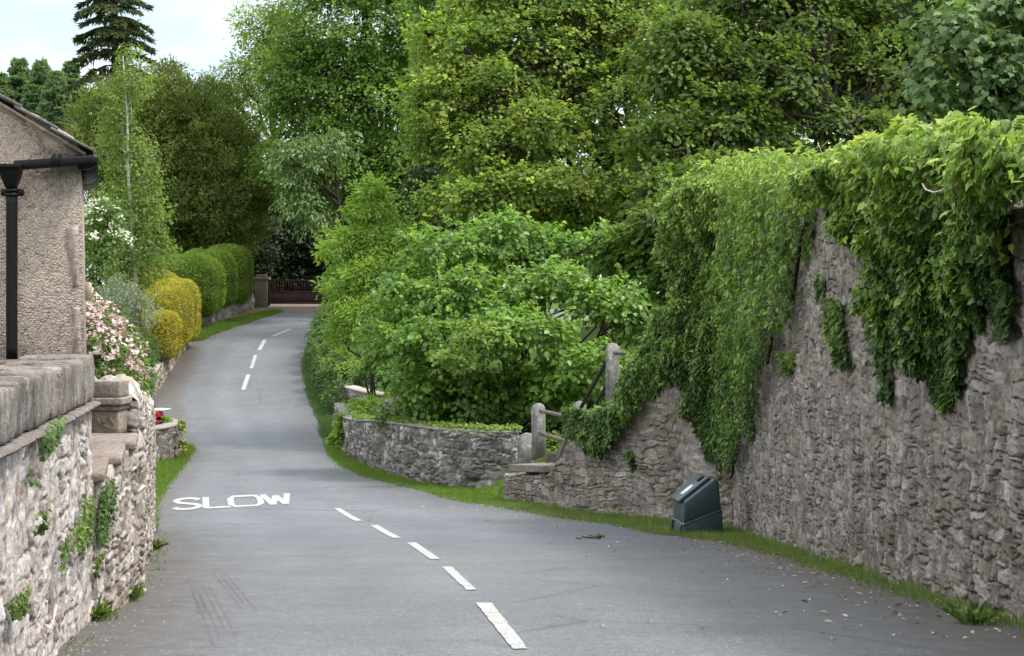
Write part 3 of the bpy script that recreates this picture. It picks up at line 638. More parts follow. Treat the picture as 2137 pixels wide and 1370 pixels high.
for k in range(nc):
    a, b = eave + (ridge - eave) * k / nc, eave + (ridge - eave) * (k + 1.18) / nc
    up = nrm(np.array([ridge[2] - eave[2], 0, eave[0] - ridge[0]]) * np.array([1, 1, -1])) * np.array([1, 1, 1])
    up = np.array([.516, 0, .857]); th = .015
    for q in range(5):
        ya = 13.93 + q * .46 - (.2 if k % 2 else 0); yb = ya + .452
        ya = max(ya, 13.93 + random.uniform(-.012, .012)); sk = lambda yy_: -.205 * (yy_ - 14.05)
        of = up * .011 * 1.0; of2 = up * .036
        p = [(a[0] + sk(ya) + of2[0] * .0, ya, a[2] + .022), (b[0] + sk(ya), ya, b[2] + .0), (b[0] + sk(yb), yb, b[2] + .0), (a[0] + sk(yb), yb, a[2] + .022)]
        mb.prism(p, up * (th + random.uniform(-.004, .006)))
mb.build('roof', M_SLATE, house)
mb = MB(); p = [(-3.00, 13.99, 1.235), (-5.2, 13.99, 2.53), (-5.2, 13.99, 2.505), (-3.00, 13.99, 1.21)]
mb.prism(p, (0, .06, 0)); mb.build('verge_mortar', M_SMOOTHREND, house)
mb = MB(); a = at(168, 315, 14.0)
mb.prism([(a[0], 14.02, a[2] + .03), (a[0] + .075, 14.02, a[2] - .01), (a[0] + .075, 14.02, a[2] - .06), (a[0], 14.02, a[2] - .06)], (-.42, 2.0, 0)); mb.build('bargeboard', M_IRON, house)
# moulded gutter along the road side, its return across the gable, hopper and pipe
gut = MB(); g0 = at(166, 328, 13.96)
prof = [(0, 0), (.125, .008), (.128, -.012), (.118, -.03), (.121, -.05), (.108, -.062), (.09, -.075), (.05, -.085), (0, -.085)]
gut.prism([(g0[0] + a_, 13.96, g0[2] + b_) for a_, b_ in prof], (-.43, 2.08, .0)); go = gut.build('gutter', M_IRON, house)
for q in range(4):
    mb = MB(); yy_ = 13.93 + .52 * q; sk = -.207 * (yy_ - 13.96) * 1.0
    sc_ = 1.04
    mb.prism([(g0[0] + a_ * sc_ + sk - .002, yy_, g0[2] + .004 + b_ * 1.08) for a_, b_ in prof], (-.012, .06, 0)); mb.build('gutter_joint', M_IRON, house)
ret = MB(); a, b = at(30, 345, 13.94), at(200, 333, 13.94)
ret.prism([(a[0], 13.90, a[2] - .035), (b[0], 13.90, b[2] - .03), (b[0], 13.90, b[2] + .028), (a[0], 13.90, a[2] + .028)], (0, .1, 0)); bevel(ret.build('gutter_return', M_IRON, house), .012)
mb = MB(); c0 = at(10, 338, 13.93); mb.box((at(116, 338, 13.9)[0], 13.945, c0[2] - .0 + .01), (.05, .13, .085), 0, .012); mb.build('gutter_joint', M_IRON, house)
hp = MB(); cx = at(24, 0, 13.93)[0]
def ring4(hw, hd, z): return [(cx - hw, 13.93 - hd, z), (cx + hw, 13.93 - hd, z), (cx + hw, 13.93 + hd * .6, z), (cx - hw, 13.93 + hd * .6, z)]
zz = [at(0, y, 13.93)[2] for y in (344, 352, 353, 366, 392)]
R_ = ring4(.085, .09, zz[0]) + ring4(.085, .09, zz[1]) + ring4(.072, .078, zz[2]) + ring4(.066, .07, zz[3]) + ring4(.036, .04, zz[4])
qs = [[r * 4 + i, r * 4 + (i + 1) % 4, r * 4 + 4 + (i + 1) % 4, r * 4 + 4 + i] for r in range(4) for i in range(4)]
hp.add(R_, [np.array(qs)[:, ::-1], np.array([[0, 1, 2, 3]]), np.array([[19, 18, 17, 16]])]); bevel(hp.build('hopper', M_IRON, house), .006)
pp = MB(); pc = np.array([at(24, 0, 13.93)[0], 13.94])
pp.tube([(pc[0], pc[1], z) for z in np.linspace(at(0, 392, 13.93)[2], at(0, 757, 13.93)[2], 12)] , .040, 16); dp = pp.build('downpipe', M_IRON, house, smooth=False)
for y in (398, 407): 
    mb = MB(); z = at(0, y, 13.93)[2]; mb.tube([(pc[0], pc[1], z - .012), (pc[0], pc[1], z - .008), (pc[0], pc[1], z + .008), (pc[0], pc[1], z + .012)], [.044, .052, .052, .044], 16); mb.build('pipe_collar', M_IRON, house)
mb = MB(); z = at(0, 402, 13.93)[2]; mb.box((pc[0], pc[1] + .02, z), (.16, .05, .05), 0, .01); mb.build('pipe_bracket', M_IRON, house)
mb = MB(); mb.box((at(177, 0, 15.4)[0] + .02, 15.4, at(0, 607, 15.4)[2]), (.05, .1, .13), 0, .008); mb.build('vent_box', M_SMOOTHREND, house)
mb = MB(); a = at(20, 766, 12.9); mb.box((a[0] - .2, 13.25, a[2]), (.62, .5, .075), .05, .012)
tag(dress(mb, 'stone_slab', M_STONE_DARK, None, (.15, .12, .10), .3, 3, .008), 'dark stone slab lying at the foot of the black downpipe', 'slab')

# ------------------------------------------------------------------ leaves
def leafgeo(C, D, N, ln, wd, shape='quad'):
    """C centres (base of leaf), D pointing directions, N upward normals"""
    D = nrm(D); S_ = nrm(np.cross(D, N)); N = np.cross(S_, D); n = len(C)
    ln = np.broadcast_to(ln, (n,)); wd = np.broadcast_to(wd, (n,))
    if shape == 'quad':
        t = [(0, 0, 0), (.45, .5, .10), (1, 0, -.06), (.45, -.5, .10)]; fs = [np.array([[0, 1, 2], [0, 2, 3]])]
    elif shape == 'leaf':
        t = [(0, 0, 0), (.28, .44, .10), (.68, .38, .06), (1, 0, -.12), (.68, -.38, .06), (.28, -.44, .10)]; fs = [np.array([[0, 1, 2, 3], [0, 3, 4, 5]])]
    elif shape == 'ivy':
        t = [(0, 0, 0), (-.06, .42, .02), (.20, .40, .06), (.46, .50, .0), (.64, .27, .03), (1, 0, -.14), (.64, -.27, .03), (.46, -.50, .0), (.20, -.40, .06), (-.06, -.42, .02)]
        fs = [np.array([[0, 1, 2], [0, 8, 9]]), np.array([[0, 2, 3, 4], [0, 6, 7, 8]]), np.array([[0, 4, 5], [0, 5, 6]])]
    elif shape == 'blade':
        t = [(0, .5, 0), (.5, .34, .04), (1, 0, -.10), (.5, -.34, .04), (0, -.5, 0)]; fs = [np.array([[0, 1, 3, 4]]), np.array([[1, 2, 3]])]
    t = np.array(t); m = len(t)
    V = C[:, None] + D[:, None] * (t[:, 0][None] * ln[:, None])[..., None] + S_[:, None] * (t[:, 1][None] * wd[:, None])[..., None] + N[:, None] * (t[:, 2][None] * ln[:, None])[..., None]
    base = (np.arange(n) * m)[:, None, None]; out = []
    for f in fs: out.append((base + f[None]).reshape(-1, f.shape[1]))
    return V.reshape(-1, 3), out, m
def merge_faces(fl):
    d = {}
    for f in fl: d.setdefault(f.shape[1], []).append(f)
    return [np.vstack(x) for x in d.values()]
def sph(n, rng): return nrm(rng.normal(size=(n, 3)))
def lobe(x, y, d, wx, wy, ry): p = at(x, y, d); return (p[0], d, p[2], wx * d / F, ry, wy * d / F)
def clumpleaves(lobes, nc, per, cr, flat=.3, ln=.12, wd=.09, shape='quad', seed=0, droop=.35, shell=.5, upbias=.0, updir=.9, low=-1.0, tipbright=.0, tvar=.28, hang=.0, noiseout=.25):
    rng = np.random.default_rng(seed); Lb = np.array(lobes, float)
    area = (Lb[:, 3] * Lb[:, 4] + Lb[:, 4] * Lb[:, 5] + Lb[:, 3] * Lb[:, 5]); k = rng.choice(len(Lb), nc * 2, p=area / area.sum())
    d = sph(nc * 2, rng); d[:, 2] += upbias * np.abs(d[:, 2]); d = nrm(d)
    ok = d[:, 2] > low; d, k = d[ok][:nc], k[ok][:nc]; nc = len(d)
    r = shell + (1 - shell) * rng.random(nc) ** .5; r = r * (1 + noiseout * (rng.random(nc) - .5))
    c = Lb[k, :3] + d * Lb[k, 3:] * r[:, None]
    e = nrm(d / Lb[k, 3:]); m = nrm(e * .55 + np.array([0, 0, updir]) + rng.normal(size=(nc, 3)) * .18)
    a1 = nrm(np.cross(m, rng.normal(size=(nc, 3)))); a2 = np.cross(m, a1)
    crs = cr * (.6 + .8 * rng.random(nc)); n = nc * per; ci = np.repeat(np.arange(nc), per)
    th = rng.random(n) * 2 * pi; rho = np.sqrt(rng.random(n))
    rad = a1[ci] * np.cos(th)[:, None] + a2[ci] * np.sin(th)[:, None]
    off = rad * (rho * crs[ci])[:, None] + m[ci] * ((rng.random(n) - .5) * 2 * flat * crs[ci])[:, None]
    C = c[ci] + off; C[:, 2] -= droop * rho ** 2 * crs[ci]
    D = rad * .8 + e[ci] * .5 + rng.normal(size=(n, 3)) * .4; D[:, 2] -= .25 + hang
    N = m[ci] * 1.0 + rng.normal(size=(n, 3)) * .38
    tint = .46 + tvar * (rng.random(nc)[ci] - .5) * 2 * .7 + tvar * (rng.random(n) - .5) + tipbright * (rho - .4) * .4
    s = (.65 + .7 * rng.random(n)); V, fs, q = leafgeo(C, D, N, ln * s, wd * s, shape)
    return V, fs, np.repeat(np.clip(tint, 0, 1), q), c, crs
def shoots(lobes, n, Ls, per, ln, wd, seed, shape='quad', up=.7):
    rng = np.random.default_rng(seed + 5); Lb = np.array(lobes, float); area = Lb[:, 3] * Lb[:, 5]; k = rng.choice(len(Lb), n, p=area / area.sum())
    d = sph(n, rng); d[:, 2] = np.abs(d[:, 2]) * .9 - .15; d = nrm(d); p = Lb[k, :3] + d * Lb[k, 3:] * .92; e = nrm(d * .8 + np.array([0, 0, up]) + rng.normal(size=(n, 3)) * .3)
    L_ = Ls * (.4 + .9 * rng.random(n)); t = np.tile(np.linspace(.05, 1, per), n); i = np.repeat(np.arange(n), per); m = n * per
    sd = nrm(np.cross(e, rng.normal(size=(n, 3)))); sg = np.where(np.arange(m) % 2, 1., -1.)
    C = p[i] + e[i] * (t * L_[i])[:, None]; C[:, 2] -= .22 * t ** 2 * L_[i]
    D = e[i] * .5 + sd[i] * sg[:, None] * (1.1 - .8 * t)[:, None] + rng.normal(size=(m, 3)) * .25 - np.array([0, 0, .2]); N = np.array([0, 0, 1.]) + rng.normal(size=(m, 3)) * .35
    s = (1.15 - .5 * t) * (.7 + .5 * rng.random(m)); V, fs, q = leafgeo(C, D, N, ln * s, wd * s, shape)
    return V, fs, np.repeat(np.clip(.5 + .3 * t + .35 * (rng.random(m) - .5), 0, 1), q)
def crown_obj(name, parts, mat, parent=None):
    Vs, Fs, Ts, off = [], [], [], 0
    for V, fs, t in parts:
        Vs.append(V); Ts.append(t); Fs += [f + off for f in fs]; off += len(V)
    return mk(name, np.vstack(Vs), merge_faces(Fs), mat, parent, attrs={'tint': np.concatenate(Ts)})
def wob(a, b, n, amp, rng, sag=0):
    t = np.linspace(0, 1, n)[:, None]; P_ = a * (1 - t) + b * t
    P_[1:-1] += rng.normal(size=(n - 2, 3)) * amp; P_[:, 2] += sag * np.sin(t[:, 0] * pi); return P_
def branches(base, top, r0, lobes, cl, seed, per=7, fork=.35, stems=1, spread=.5, twig=.5, lf=1.0, front=0.0, bend=0.0):
    rng = np.random.default_rng(seed); mb = MB(); base = np.asarray(base, float); top = np.asarray(top, float)
    trunk = wob(base, top, 9, r0 * .35 + bend, rng); tr = np.linspace(r0, r0 * .22, 9); tr[0] *= 1.35
    mb.tube(trunk, tr, 9)
    for s in range(1, stems):
        b2 = base + np.array([rng.uniform(-spread, spread), rng.uniform(-spread, spread) * .6, 0]); L_ = lobes[rng.integers(len(lobes))]
        mb.tube(wob(b2, np.array(L_[:3]), 7, .12, rng), np.linspace(r0 * .8, r0 * .2, 7), 6)
    for L_ in lobes:
        c = np.array(L_[:3]) - np.array([0, front * L_[4], 0]); f = np.clip((c[2] - base[2]) / (top[2] - base[2] + 1e-6) - fork * rng.uniform(.5, 1), .12, .9)
        i = f * 8; i0 = int(i); s = trunk[i0] * (1 - (i - i0)) + trunk[min(8, i0 + 1)] * (i - i0)
        dist = np.linalg.norm(c - s); rr = lf * min(r0 * .55, .035 + .03 * dist ** .8)
        limb = wob(s, c, 7, .06 * dist ** .8, rng, .06 * dist); mb.tube(limb, np.linspace(rr, rr * .35, 7), 7)
        near = np.argsort(np.linalg.norm((cl - c) / np.array(L_[3:]), axis=1))[:per * 6]
        for q in rng.choice(near, min(per, len(near)), replace=False):
            j = rng.integers(3, 7); e = cl[q]; dd = np.linalg.norm(e - limb[j])
            mb.tube(wob(limb[j], e, 5, .05 * dd, rng), np.linspace(rr * .38, rr * .1, 5) * twig * 2, 5, cap=False)
    return mb
g = G('dark bark'); P = g.pos()
M_BARK = g.done(g.bsdf(g.ramp(g.noise(11, 6, .7, P), [(.3, (.026, .023, .016)), (.6, (.066, .060, .042)), (.8, (.13, .13, .10))]), .95, .15, g.bump(g.noise(26, 5, .7, P), .8, .04)))
g = G('birch bark'); P = g.pos()
sp = g.noise(3.5, 5, .7, g.n('Mapping', {'Vector': P, 'Scale': (2, 2, 5)}).outputs[0])
M_BIRCH = g.done(g.bsdf(g.ramp(sp, [(.36, (.06, .05, .045)), (.46, (.50, .47, .42)), (.8, (.68, .66, .62))]), .8, .2))
LM = {}
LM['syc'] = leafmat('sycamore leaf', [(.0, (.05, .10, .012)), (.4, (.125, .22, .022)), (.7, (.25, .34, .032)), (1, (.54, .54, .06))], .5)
LM['sycd'] = leafmat('sycamore leaf with painted shade', [(0.0, (0.032, 0.0679, 0.01)), (0.5, (0.0998, 0.1647, 0.0179)), (1, (0.2296, 0.3095, 0.0349))], .47)  # darker copy of the sycamore leaf, shade put into its colour
LM['beech'] = leafmat('beech leaf', [(0.0, (0.0461, 0.105, 0.0166)), (0.45, (0.128, 0.2368, 0.0282)), (0.8, (0.256, 0.384, 0.0422)), (1, (0.4096, 0.5376, 0.064))], .48)
LM['ash'] = leafmat('ash leaf', [(0.0, (0.0896, 0.1456, 0.0202)), (0.5, (0.2016, 0.2912, 0.0392)), (1, (0.3808, 0.4704, 0.0784))], .55)
LM['pale'] = leafmat('whitebeam leaf', [(.0, (.045, .10, .022)), (.5, (.115, .205, .048)), (1, (.36, .47, .17))], .38)
LM['hazel'] = leafmat('hazel leaf', [(0.0, (0.0512, 0.1216, 0.0128)), (0.45, (0.1344, 0.2624, 0.0256)), (0.8, (0.2432, 0.4032, 0.0384)), (1, (0.4608, 0.6144, 0.1024))], .50, .4, .4)
LM['sap'] = leafmat('ash sapling leaf', [(0.0, (0.1152, 0.2176, 0.0192)), (0.5, (0.2304, 0.3712, 0.0358)), (1, (0.4352, 0.5888, 0.0768))], .5)
LM['yew'] = leafmat('yew needle', [(0.0, (0.0403, 0.0729, 0.0156)), (0.45, (0.1272, 0.1879, 0.0312)), (0.8, (0.2544, 0.2846, 0.0424)), (1, (0.4241, 0.387, 0.0558))], .32, .75, .1)
LM['con'] = leafmat('cypress spray', [(.0, (.08, .15, .075)), (.5, (.21, .31, .15)), (1, (.40, .50, .27))], .4, .75, .1)
LM['spr'] = leafmat('spruce needle', [(0.0, (0.0325, 0.0482, 0.0168)), (0.5, (0.0927, 0.1161, 0.0386)), (1, (0.1855, 0.2125, 0.0773))], .25, .75, .1)
LM['birch'] = leafmat('birch leaf', [(0.0, (0.0942, 0.1413, 0.0259)), (0.5, (0.2002, 0.2885, 0.053)), (1, (0.3768, 0.471, 0.106))], .48)
LM['ivyl'] = leafmat('ivy leaf', [(0.0, (0.0182, 0.0486, 0.0119)), (0.38, (0.0704, 0.1485, 0.0218)), (0.65, (0.1822, 0.297, 0.0356)), (1, (0.4637, 0.558, 0.0693))], .36, .42, .3)
LM['gold'] = leafmat('golden yew shoot', [(.0, (.16, .165, .010)), (.5, (.42, .355, .014)), (1, (.66, .58, .03))], .3, .8, .06)
LM['dome'] = leafmat('clipped yew shoot', [(0.0, (0.0553, 0.0978, 0.0102)), (0.5, (0.1573, 0.255, 0.0221)), (1, (0.323, 0.408, 0.0382))], .3, .8, .06)
LM['shade'] = leafmat('dark leaf with painted shade', [(.0, (.008, .016, .006)), (1, (.035, .06, .02))], .2)  # near-black: deep shade under the trees is put into the leaf colour
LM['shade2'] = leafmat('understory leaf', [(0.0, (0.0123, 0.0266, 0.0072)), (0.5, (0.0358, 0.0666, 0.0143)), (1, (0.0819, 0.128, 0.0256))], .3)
LM['maple'] = leafmat('maple leaf', [(0.0, (0.0384, 0.0832, 0.0192)), (0.5, (0.1088, 0.1856, 0.0512)), (1, (0.2816, 0.3968, 0.1536))], .35)
LM['shrub'] = leafmat('shrub leaf', [(0.0, (0.0384, 0.0896, 0.0154)), (0.5, (0.1088, 0.192, 0.0282)), (1, (0.2816, 0.384, 0.0768))], .4)
LM['silver'] = leafmat('silver leaf', [(.0, (.12, .15, .095)), (1, (.36, .40, .29))], .25, .7, .1)
LM['grass'] = leafmat('grass blade', [(0.0, (0.0572, 0.11, 0.0123)), (0.5, (0.132, 0.2288, 0.0194)), (0.85, (0.2112, 0.3168, 0.0264)), (1, (0.3344, 0.308, 0.1056))], .45, .7, .1)
LM['lime'] = leafmat('bright ground elder leaf', [(.0, (.09, .16, .016)), (1, (.28, .40, .05))], .45)
LM['nettle'] = leafmat('nettle leaf', [(0.0, (0.0403, 0.0874, 0.0242)), (0.5, (0.0874, 0.168, 0.0403)), (1, (0.2016, 0.3091, 0.0806))], .38)
LM['pink'] = leafmat('pink blossom', [(.0, (.58, .26, .31)), (.5, (.78, .57, .57)), (1, (.88, .80, .76))], .35, .6, .2, (1.1, 1, 1))
LM['cream'] = leafmat('cream blossom', [(.0, (.60, .60, .42)), (1, (.82, .82, .66))], .35, .6, .2, (1, 1, .9))
LM['yellow'] = leafmat('yellow blossom', [(.0, (.55, .40, .02)), (1, (.80, .66, .05))], .35, .6, .2, (1, 1, .8))
LM['verge'] = leafmat('dusty verge grass', [(0.0, (0.0684, 0.1102, 0.024)), (0.5, (0.1482, 0.2203, 0.042)), (0.8, (0.228, 0.2981, 0.06)), (1, (0.3762, 0.3499, 0.156))], .35, .8, .08)
LM['dead'] = leafmat('fallen leaf', [(.0, (.14, .085, .04)), (.5, (.40, .30, .17)), (1, (.68, .60, .42))], .2, .7, .2, (1, 1, 1))

def tree(name, label, cat, lobes, base, top, r0, mat, nc, per, cr, ln, wd, seed, group=None, bark=None, shape='quad', bper=7, extra=None, stems=1, spread=.5, twig=.5, sh=None, lf=1.0, front=0.0, bend=0.0, **k):
    base = np.asarray(base, float)
    root = thing(name, base, label, cat, group)
    V, fs, t, cl, _ = clumpleaves(lobes, nc, per, cr, ln=ln, wd=wd, shape=shape, seed=seed, **k)
    parts = [(V, fs, t)] + (extra or [])
    if sh: parts.append(shoots(lobes, sh[0], sh[1], sh[2], ln, wd, seed, shape))
    crown_obj('crown', parts, mat, root)
    branches(base, top, r0, lobes, cl, seed + 1, bper, stems=stems, spread=spread, twig=twig, lf=lf, front=front, bend=bend).build('trunk' if stems == 1 else 'stems', bark or M_BARK, root, smooth=True)
    return root
def gz(x, y): return float(T(x, y))
def px_base(x, d): X_ = (x - CX) * d / F; return np.array([X_, d, gz(X_, d) - .15])

# far woodland, back to front
tree('beech_tree', 'tall dark beech rising behind and beside the far gate, left of the yellowish sycamore', 'tree',
     [lobe(620, 330, 110, 75, 90, 2.6), lobe(660, 180, 110, 110, 100, 3.2), lobe(740, 60, 110, 150, 130, 3.5), lobe(800, 230, 109, 110, 130, 3.2), lobe(700, 330, 108, 120, 90, 3.0), lobe(830, 380, 108, 90, 110, 2.8), lobe(900, 120, 111, 120, 160, 3.5), lobe(760, -120, 111, 190, 130, 4.5), lobe(610, 150, 110, 60, 90, 2.0), lobe(900, 420, 109, 90, 90, 2.5), lobe(760, 440, 108, 70, 60, 2.0)],
     px_base(745, 112), at(760, -150, 111), .75, LM['beech'], 1500, 60, 1.0, .22, .15, 101, sh=(260, 1.5, 14), flat=.22, droop=.4, shell=.45, bper=8)
tree('ash_tree', 'airy pale ash with thin sky-lit foliage beside the beech', 'tree',
     [lobe(500, 160, 128, 40, 60, 2.2), lobe(545, 60, 128, 60, 60, 2.5), lobe(560, 170, 127, 60, 80, 2.5), lobe(480, 250, 127, 45, 60, 2.0), lobe(590, 10, 129, 60, 70, 2.5), lobe(450, 190, 128, 22, 30, 1.0), lobe(530, 330, 126, 55, 70, 2.0), lobe(620, 90, 129, 60, 90, 2.5)],
     px_base(570, 128), at(570, 20, 128), .4, LM['ash'], 420, 36, .8, .24, .11, 111, sh=(140, 1.2, 14), flat=.35, droop=.4, shell=.35, bper=9)
tree('whitebeam_tree', 'silvery leaved drooping tree hanging over the dark gateway', 'tree',
     [lobe(640, 330, 103, 60, 60, 1.6), lobe(610, 400, 103, 40, 70, 1.3), lobe(660, 430, 102, 40, 45, 1.2), lobe(590, 320, 103, 30, 40, 1.0), lobe(700, 300, 103, 50, 40, 1.3)],
     px_base(735, 104), at(690, 280, 103), .22, LM['pale'], 150, 34, .5, .22, .11, 121, flat=.3, droop=.9, shell=.3, hang=.7, tipbright=.9, tvar=.4)
tree('evergreen_tree', 'black-green evergreen in deep shade directly behind the far gate', 'tree',
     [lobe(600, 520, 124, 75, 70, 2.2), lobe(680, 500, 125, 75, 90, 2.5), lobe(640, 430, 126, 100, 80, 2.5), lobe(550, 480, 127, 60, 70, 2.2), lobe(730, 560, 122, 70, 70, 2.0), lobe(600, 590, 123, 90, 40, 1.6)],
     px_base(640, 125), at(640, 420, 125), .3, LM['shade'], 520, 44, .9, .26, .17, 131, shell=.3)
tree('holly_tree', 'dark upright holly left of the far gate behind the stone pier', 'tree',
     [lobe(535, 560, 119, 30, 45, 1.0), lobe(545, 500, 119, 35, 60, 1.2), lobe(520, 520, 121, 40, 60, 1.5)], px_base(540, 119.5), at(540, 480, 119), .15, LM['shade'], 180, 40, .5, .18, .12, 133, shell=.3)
# dark band of woodland far behind on the right
for k, (x, y, d, wx, wy, lab) in enumerate(((1000, 250, 96, 170, 330, 'dense shaded tree filling the gap between beech and yellowish sycamore'), (1260, 180, 92, 190, 380, 'dense green tree behind the middle of the spreading sycamore'), (1540, 150, 88, 200, 380, 'dense green tree behind the highest ivy, left of the thick bare trunk'), (1850, 100, 84, 210, 380, 'dense green tree right of the thick bare trunk'), (2130, 120, 80, 170, 380, 'dense green tree behind the right end of the ivy'))):
    rng = np.random.default_rng(300 + k); lb = []
    for q in range(9):
        lb.append(lobe(x + rng.uniform(-.8, .8) * wx, y + rng.uniform(-.8, .75) * wy, d + rng.uniform(-1.5, 2), wx * rng.uniform(.4, .6), wy * rng.uniform(.2, .34), 2.6))
    tree('woodland_tree', lab, 'tree', lb, px_base(x + 20, d + 1), at(x, y - wy, d), .45, LM['beech'] if k % 2 == 0 else LM['sycd'], 560, 40, .95, .27, .19, 310 + k * 3, group='dense trees behind the right wall', flat=.25, droop=.35, shell=.35, bper=8)
for k, (x, y, d, wx, wy, lab) in enumerate(((930, 430, 84, 110, 120, 'dark understory tree low behind the left part of the hazel'), (1130, 450, 80, 130, 110, 'dark understory tree low behind the middle of the hazel'), (1360, 430, 76, 130, 120, 'dark understory tree low behind the right end of the hazel'), (1640, 330, 74, 170, 90, 'dark understory tree low behind the highest ivy'), (1980, 290, 70, 200, 90, 'dark understory tree behind the right end of the ivy'))):
    rng = np.random.default_rng(800 + k); lb = [lobe(x + rng.uniform(-.7, .7) * wx, y + rng.uniform(-.7, .8) * wy, d + rng.uniform(-1, 1.5), wx * .5, wy * .45, 1.8) for q in range(7)]
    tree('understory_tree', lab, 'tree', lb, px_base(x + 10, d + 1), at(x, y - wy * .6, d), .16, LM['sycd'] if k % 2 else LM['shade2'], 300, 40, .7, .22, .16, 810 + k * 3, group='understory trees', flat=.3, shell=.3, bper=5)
for k, (x, y, d, wx, wy, lab) in enumerate(((560, 480, 138, 110, 140, 'deep shaded tree far behind the stone gate pier'), (690, 470, 140, 110, 150, 'deep shaded tree far behind the gate'), (830, 420, 136, 130, 170, 'deep shaded tree far behind the beech trunk'))):
    rng = np.random.default_rng(850 + k); lb = [lobe(x + rng.uniform(-.7, .7) * wx, y + rng.uniform(-.8, .9) * wy, d + rng.uniform(-1, 1.5), wx * .55, wy * .4, 2.6) for q in range(8)]
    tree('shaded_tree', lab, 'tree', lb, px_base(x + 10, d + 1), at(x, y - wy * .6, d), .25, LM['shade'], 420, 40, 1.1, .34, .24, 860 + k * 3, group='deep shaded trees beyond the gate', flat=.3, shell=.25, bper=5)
# the yellowish sycamore and the big one right of it
tree('sycamore_tree', 'spreading sycamore with yellow-tinged young leaves above the hazel', 'tree',
     [lobe(960, 120, 64, 90, 81, 1.8), lobe(930, 210, 63, 90, 74, 1.7), lobe(1060, 90, 65, 110, 94, 2.1), lobe(890, 70, 64, 40, 40, 0.9), lobe(1040, 200, 63, 100, 74, 1.8), lobe(1150, 150, 65, 110, 108, 2.1), lobe(1180, 40, 66, 120, 108, 2.3), lobe(1000, 300, 62, 90, 54, 1.6), lobe(1130, 270, 62, 100, 67, 1.8), lobe(900, 290, 63, 50, 47, 1.0), lobe(1060, 390, 61, 130, 60, 1.8), lobe(960, 420, 60, 80, 54, 1.3), lobe(1200, 400, 61, 110, 67, 1.8), lobe(1290, 230, 64, 110, 108, 2.1), lobe(1310, 80, 66, 110, 121, 2.3), lobe(1340, 340, 62, 90, 67, 1.7), lobe(1040, -30, 66, 120, 81, 2.3), lobe(1280, -60, 67, 140, 94, 2.6)],
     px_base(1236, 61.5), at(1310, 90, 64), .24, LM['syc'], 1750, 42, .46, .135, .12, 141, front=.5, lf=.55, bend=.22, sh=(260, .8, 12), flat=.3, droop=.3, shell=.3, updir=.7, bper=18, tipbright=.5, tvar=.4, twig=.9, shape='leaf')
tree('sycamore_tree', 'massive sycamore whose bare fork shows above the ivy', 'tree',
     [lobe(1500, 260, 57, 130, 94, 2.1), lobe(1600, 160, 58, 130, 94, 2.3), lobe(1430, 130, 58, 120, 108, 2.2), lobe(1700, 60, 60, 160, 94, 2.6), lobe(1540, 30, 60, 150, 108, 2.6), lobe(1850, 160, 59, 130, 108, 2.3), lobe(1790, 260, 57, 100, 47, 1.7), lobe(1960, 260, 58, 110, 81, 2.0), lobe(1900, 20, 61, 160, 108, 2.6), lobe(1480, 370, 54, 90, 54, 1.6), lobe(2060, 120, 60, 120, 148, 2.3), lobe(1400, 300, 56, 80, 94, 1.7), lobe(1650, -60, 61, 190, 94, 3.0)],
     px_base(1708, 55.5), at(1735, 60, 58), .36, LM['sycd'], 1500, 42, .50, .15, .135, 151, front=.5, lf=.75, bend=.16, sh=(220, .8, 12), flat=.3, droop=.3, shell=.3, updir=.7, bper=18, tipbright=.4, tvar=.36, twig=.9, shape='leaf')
tree('maple_tree', 'nearest large-leaved maple boughs hanging in at the top right', 'tree',
     [lobe(1990, 60, 33, 90, 60, .8), lobe(2090, 130, 33, 70, 70, .8), lobe(1960, 150, 33, 60, 50, .6), lobe(2100, 10, 34, 80, 60, .9), lobe(2050, 220, 33, 70, 35, .6), lobe(2140, 220, 33, 50, 50, .6), lobe(2200, 80, 34, 80, 120, 1.0)],
     np.array([10.6, 36, gz(10.6, 36)]), at(2260, -40, 34), .2, LM['maple'], 190, 24, .36, .13, .14, 161, flat=.3, droop=.5, shell=.4, shape='ivy', hang=.5, tvar=.3, noiseout=.4)
# ---- left background
yew = [lobe(370, 420, 113.0, 180, 110, 4.3), lobe(330, 330, 113.0, 150, 120, 3.8), lobe(440, 330, 113.0, 110, 110, 3.6), lobe(360, 240, 113.0, 90, 80, 2.9), lobe(480, 430, 112.0, 90, 90, 3.1), lobe(220, 300, 114.0, 80, 110, 3.1), lobe(250, 230, 114.0, 70, 60, 2.6), lobe(440, 240, 114.0, 55, 70, 2.4), lobe(350, 180, 114.0, 40, 40, 1.4), lobe(520, 400, 112.0, 50, 80, 2.2), lobe(200, 420, 114.0, 90, 110, 3.6)]
yew += [lobe(300, 510, 114.5, 120, 50, 2.9), lobe(430, 515, 114.0, 100, 45, 2.6)]
yew += [(l[0], l[1] + .5, l[2], l[3] * .62, l[4] * .6, l[5] * .62) for l in yew[:7]]
tree('yew_tree', 'broad bronze-green yew behind the slender birch', 'tree', yew, px_base(350, 115), at(360, 200, 114), .55, LM['yew'], 2900, 62, .56, .21, .065, 171, flat=.6, droop=-.7, shell=.6, updir=.5, bper=4, tvar=.42, hang=-.75, noiseout=.3)
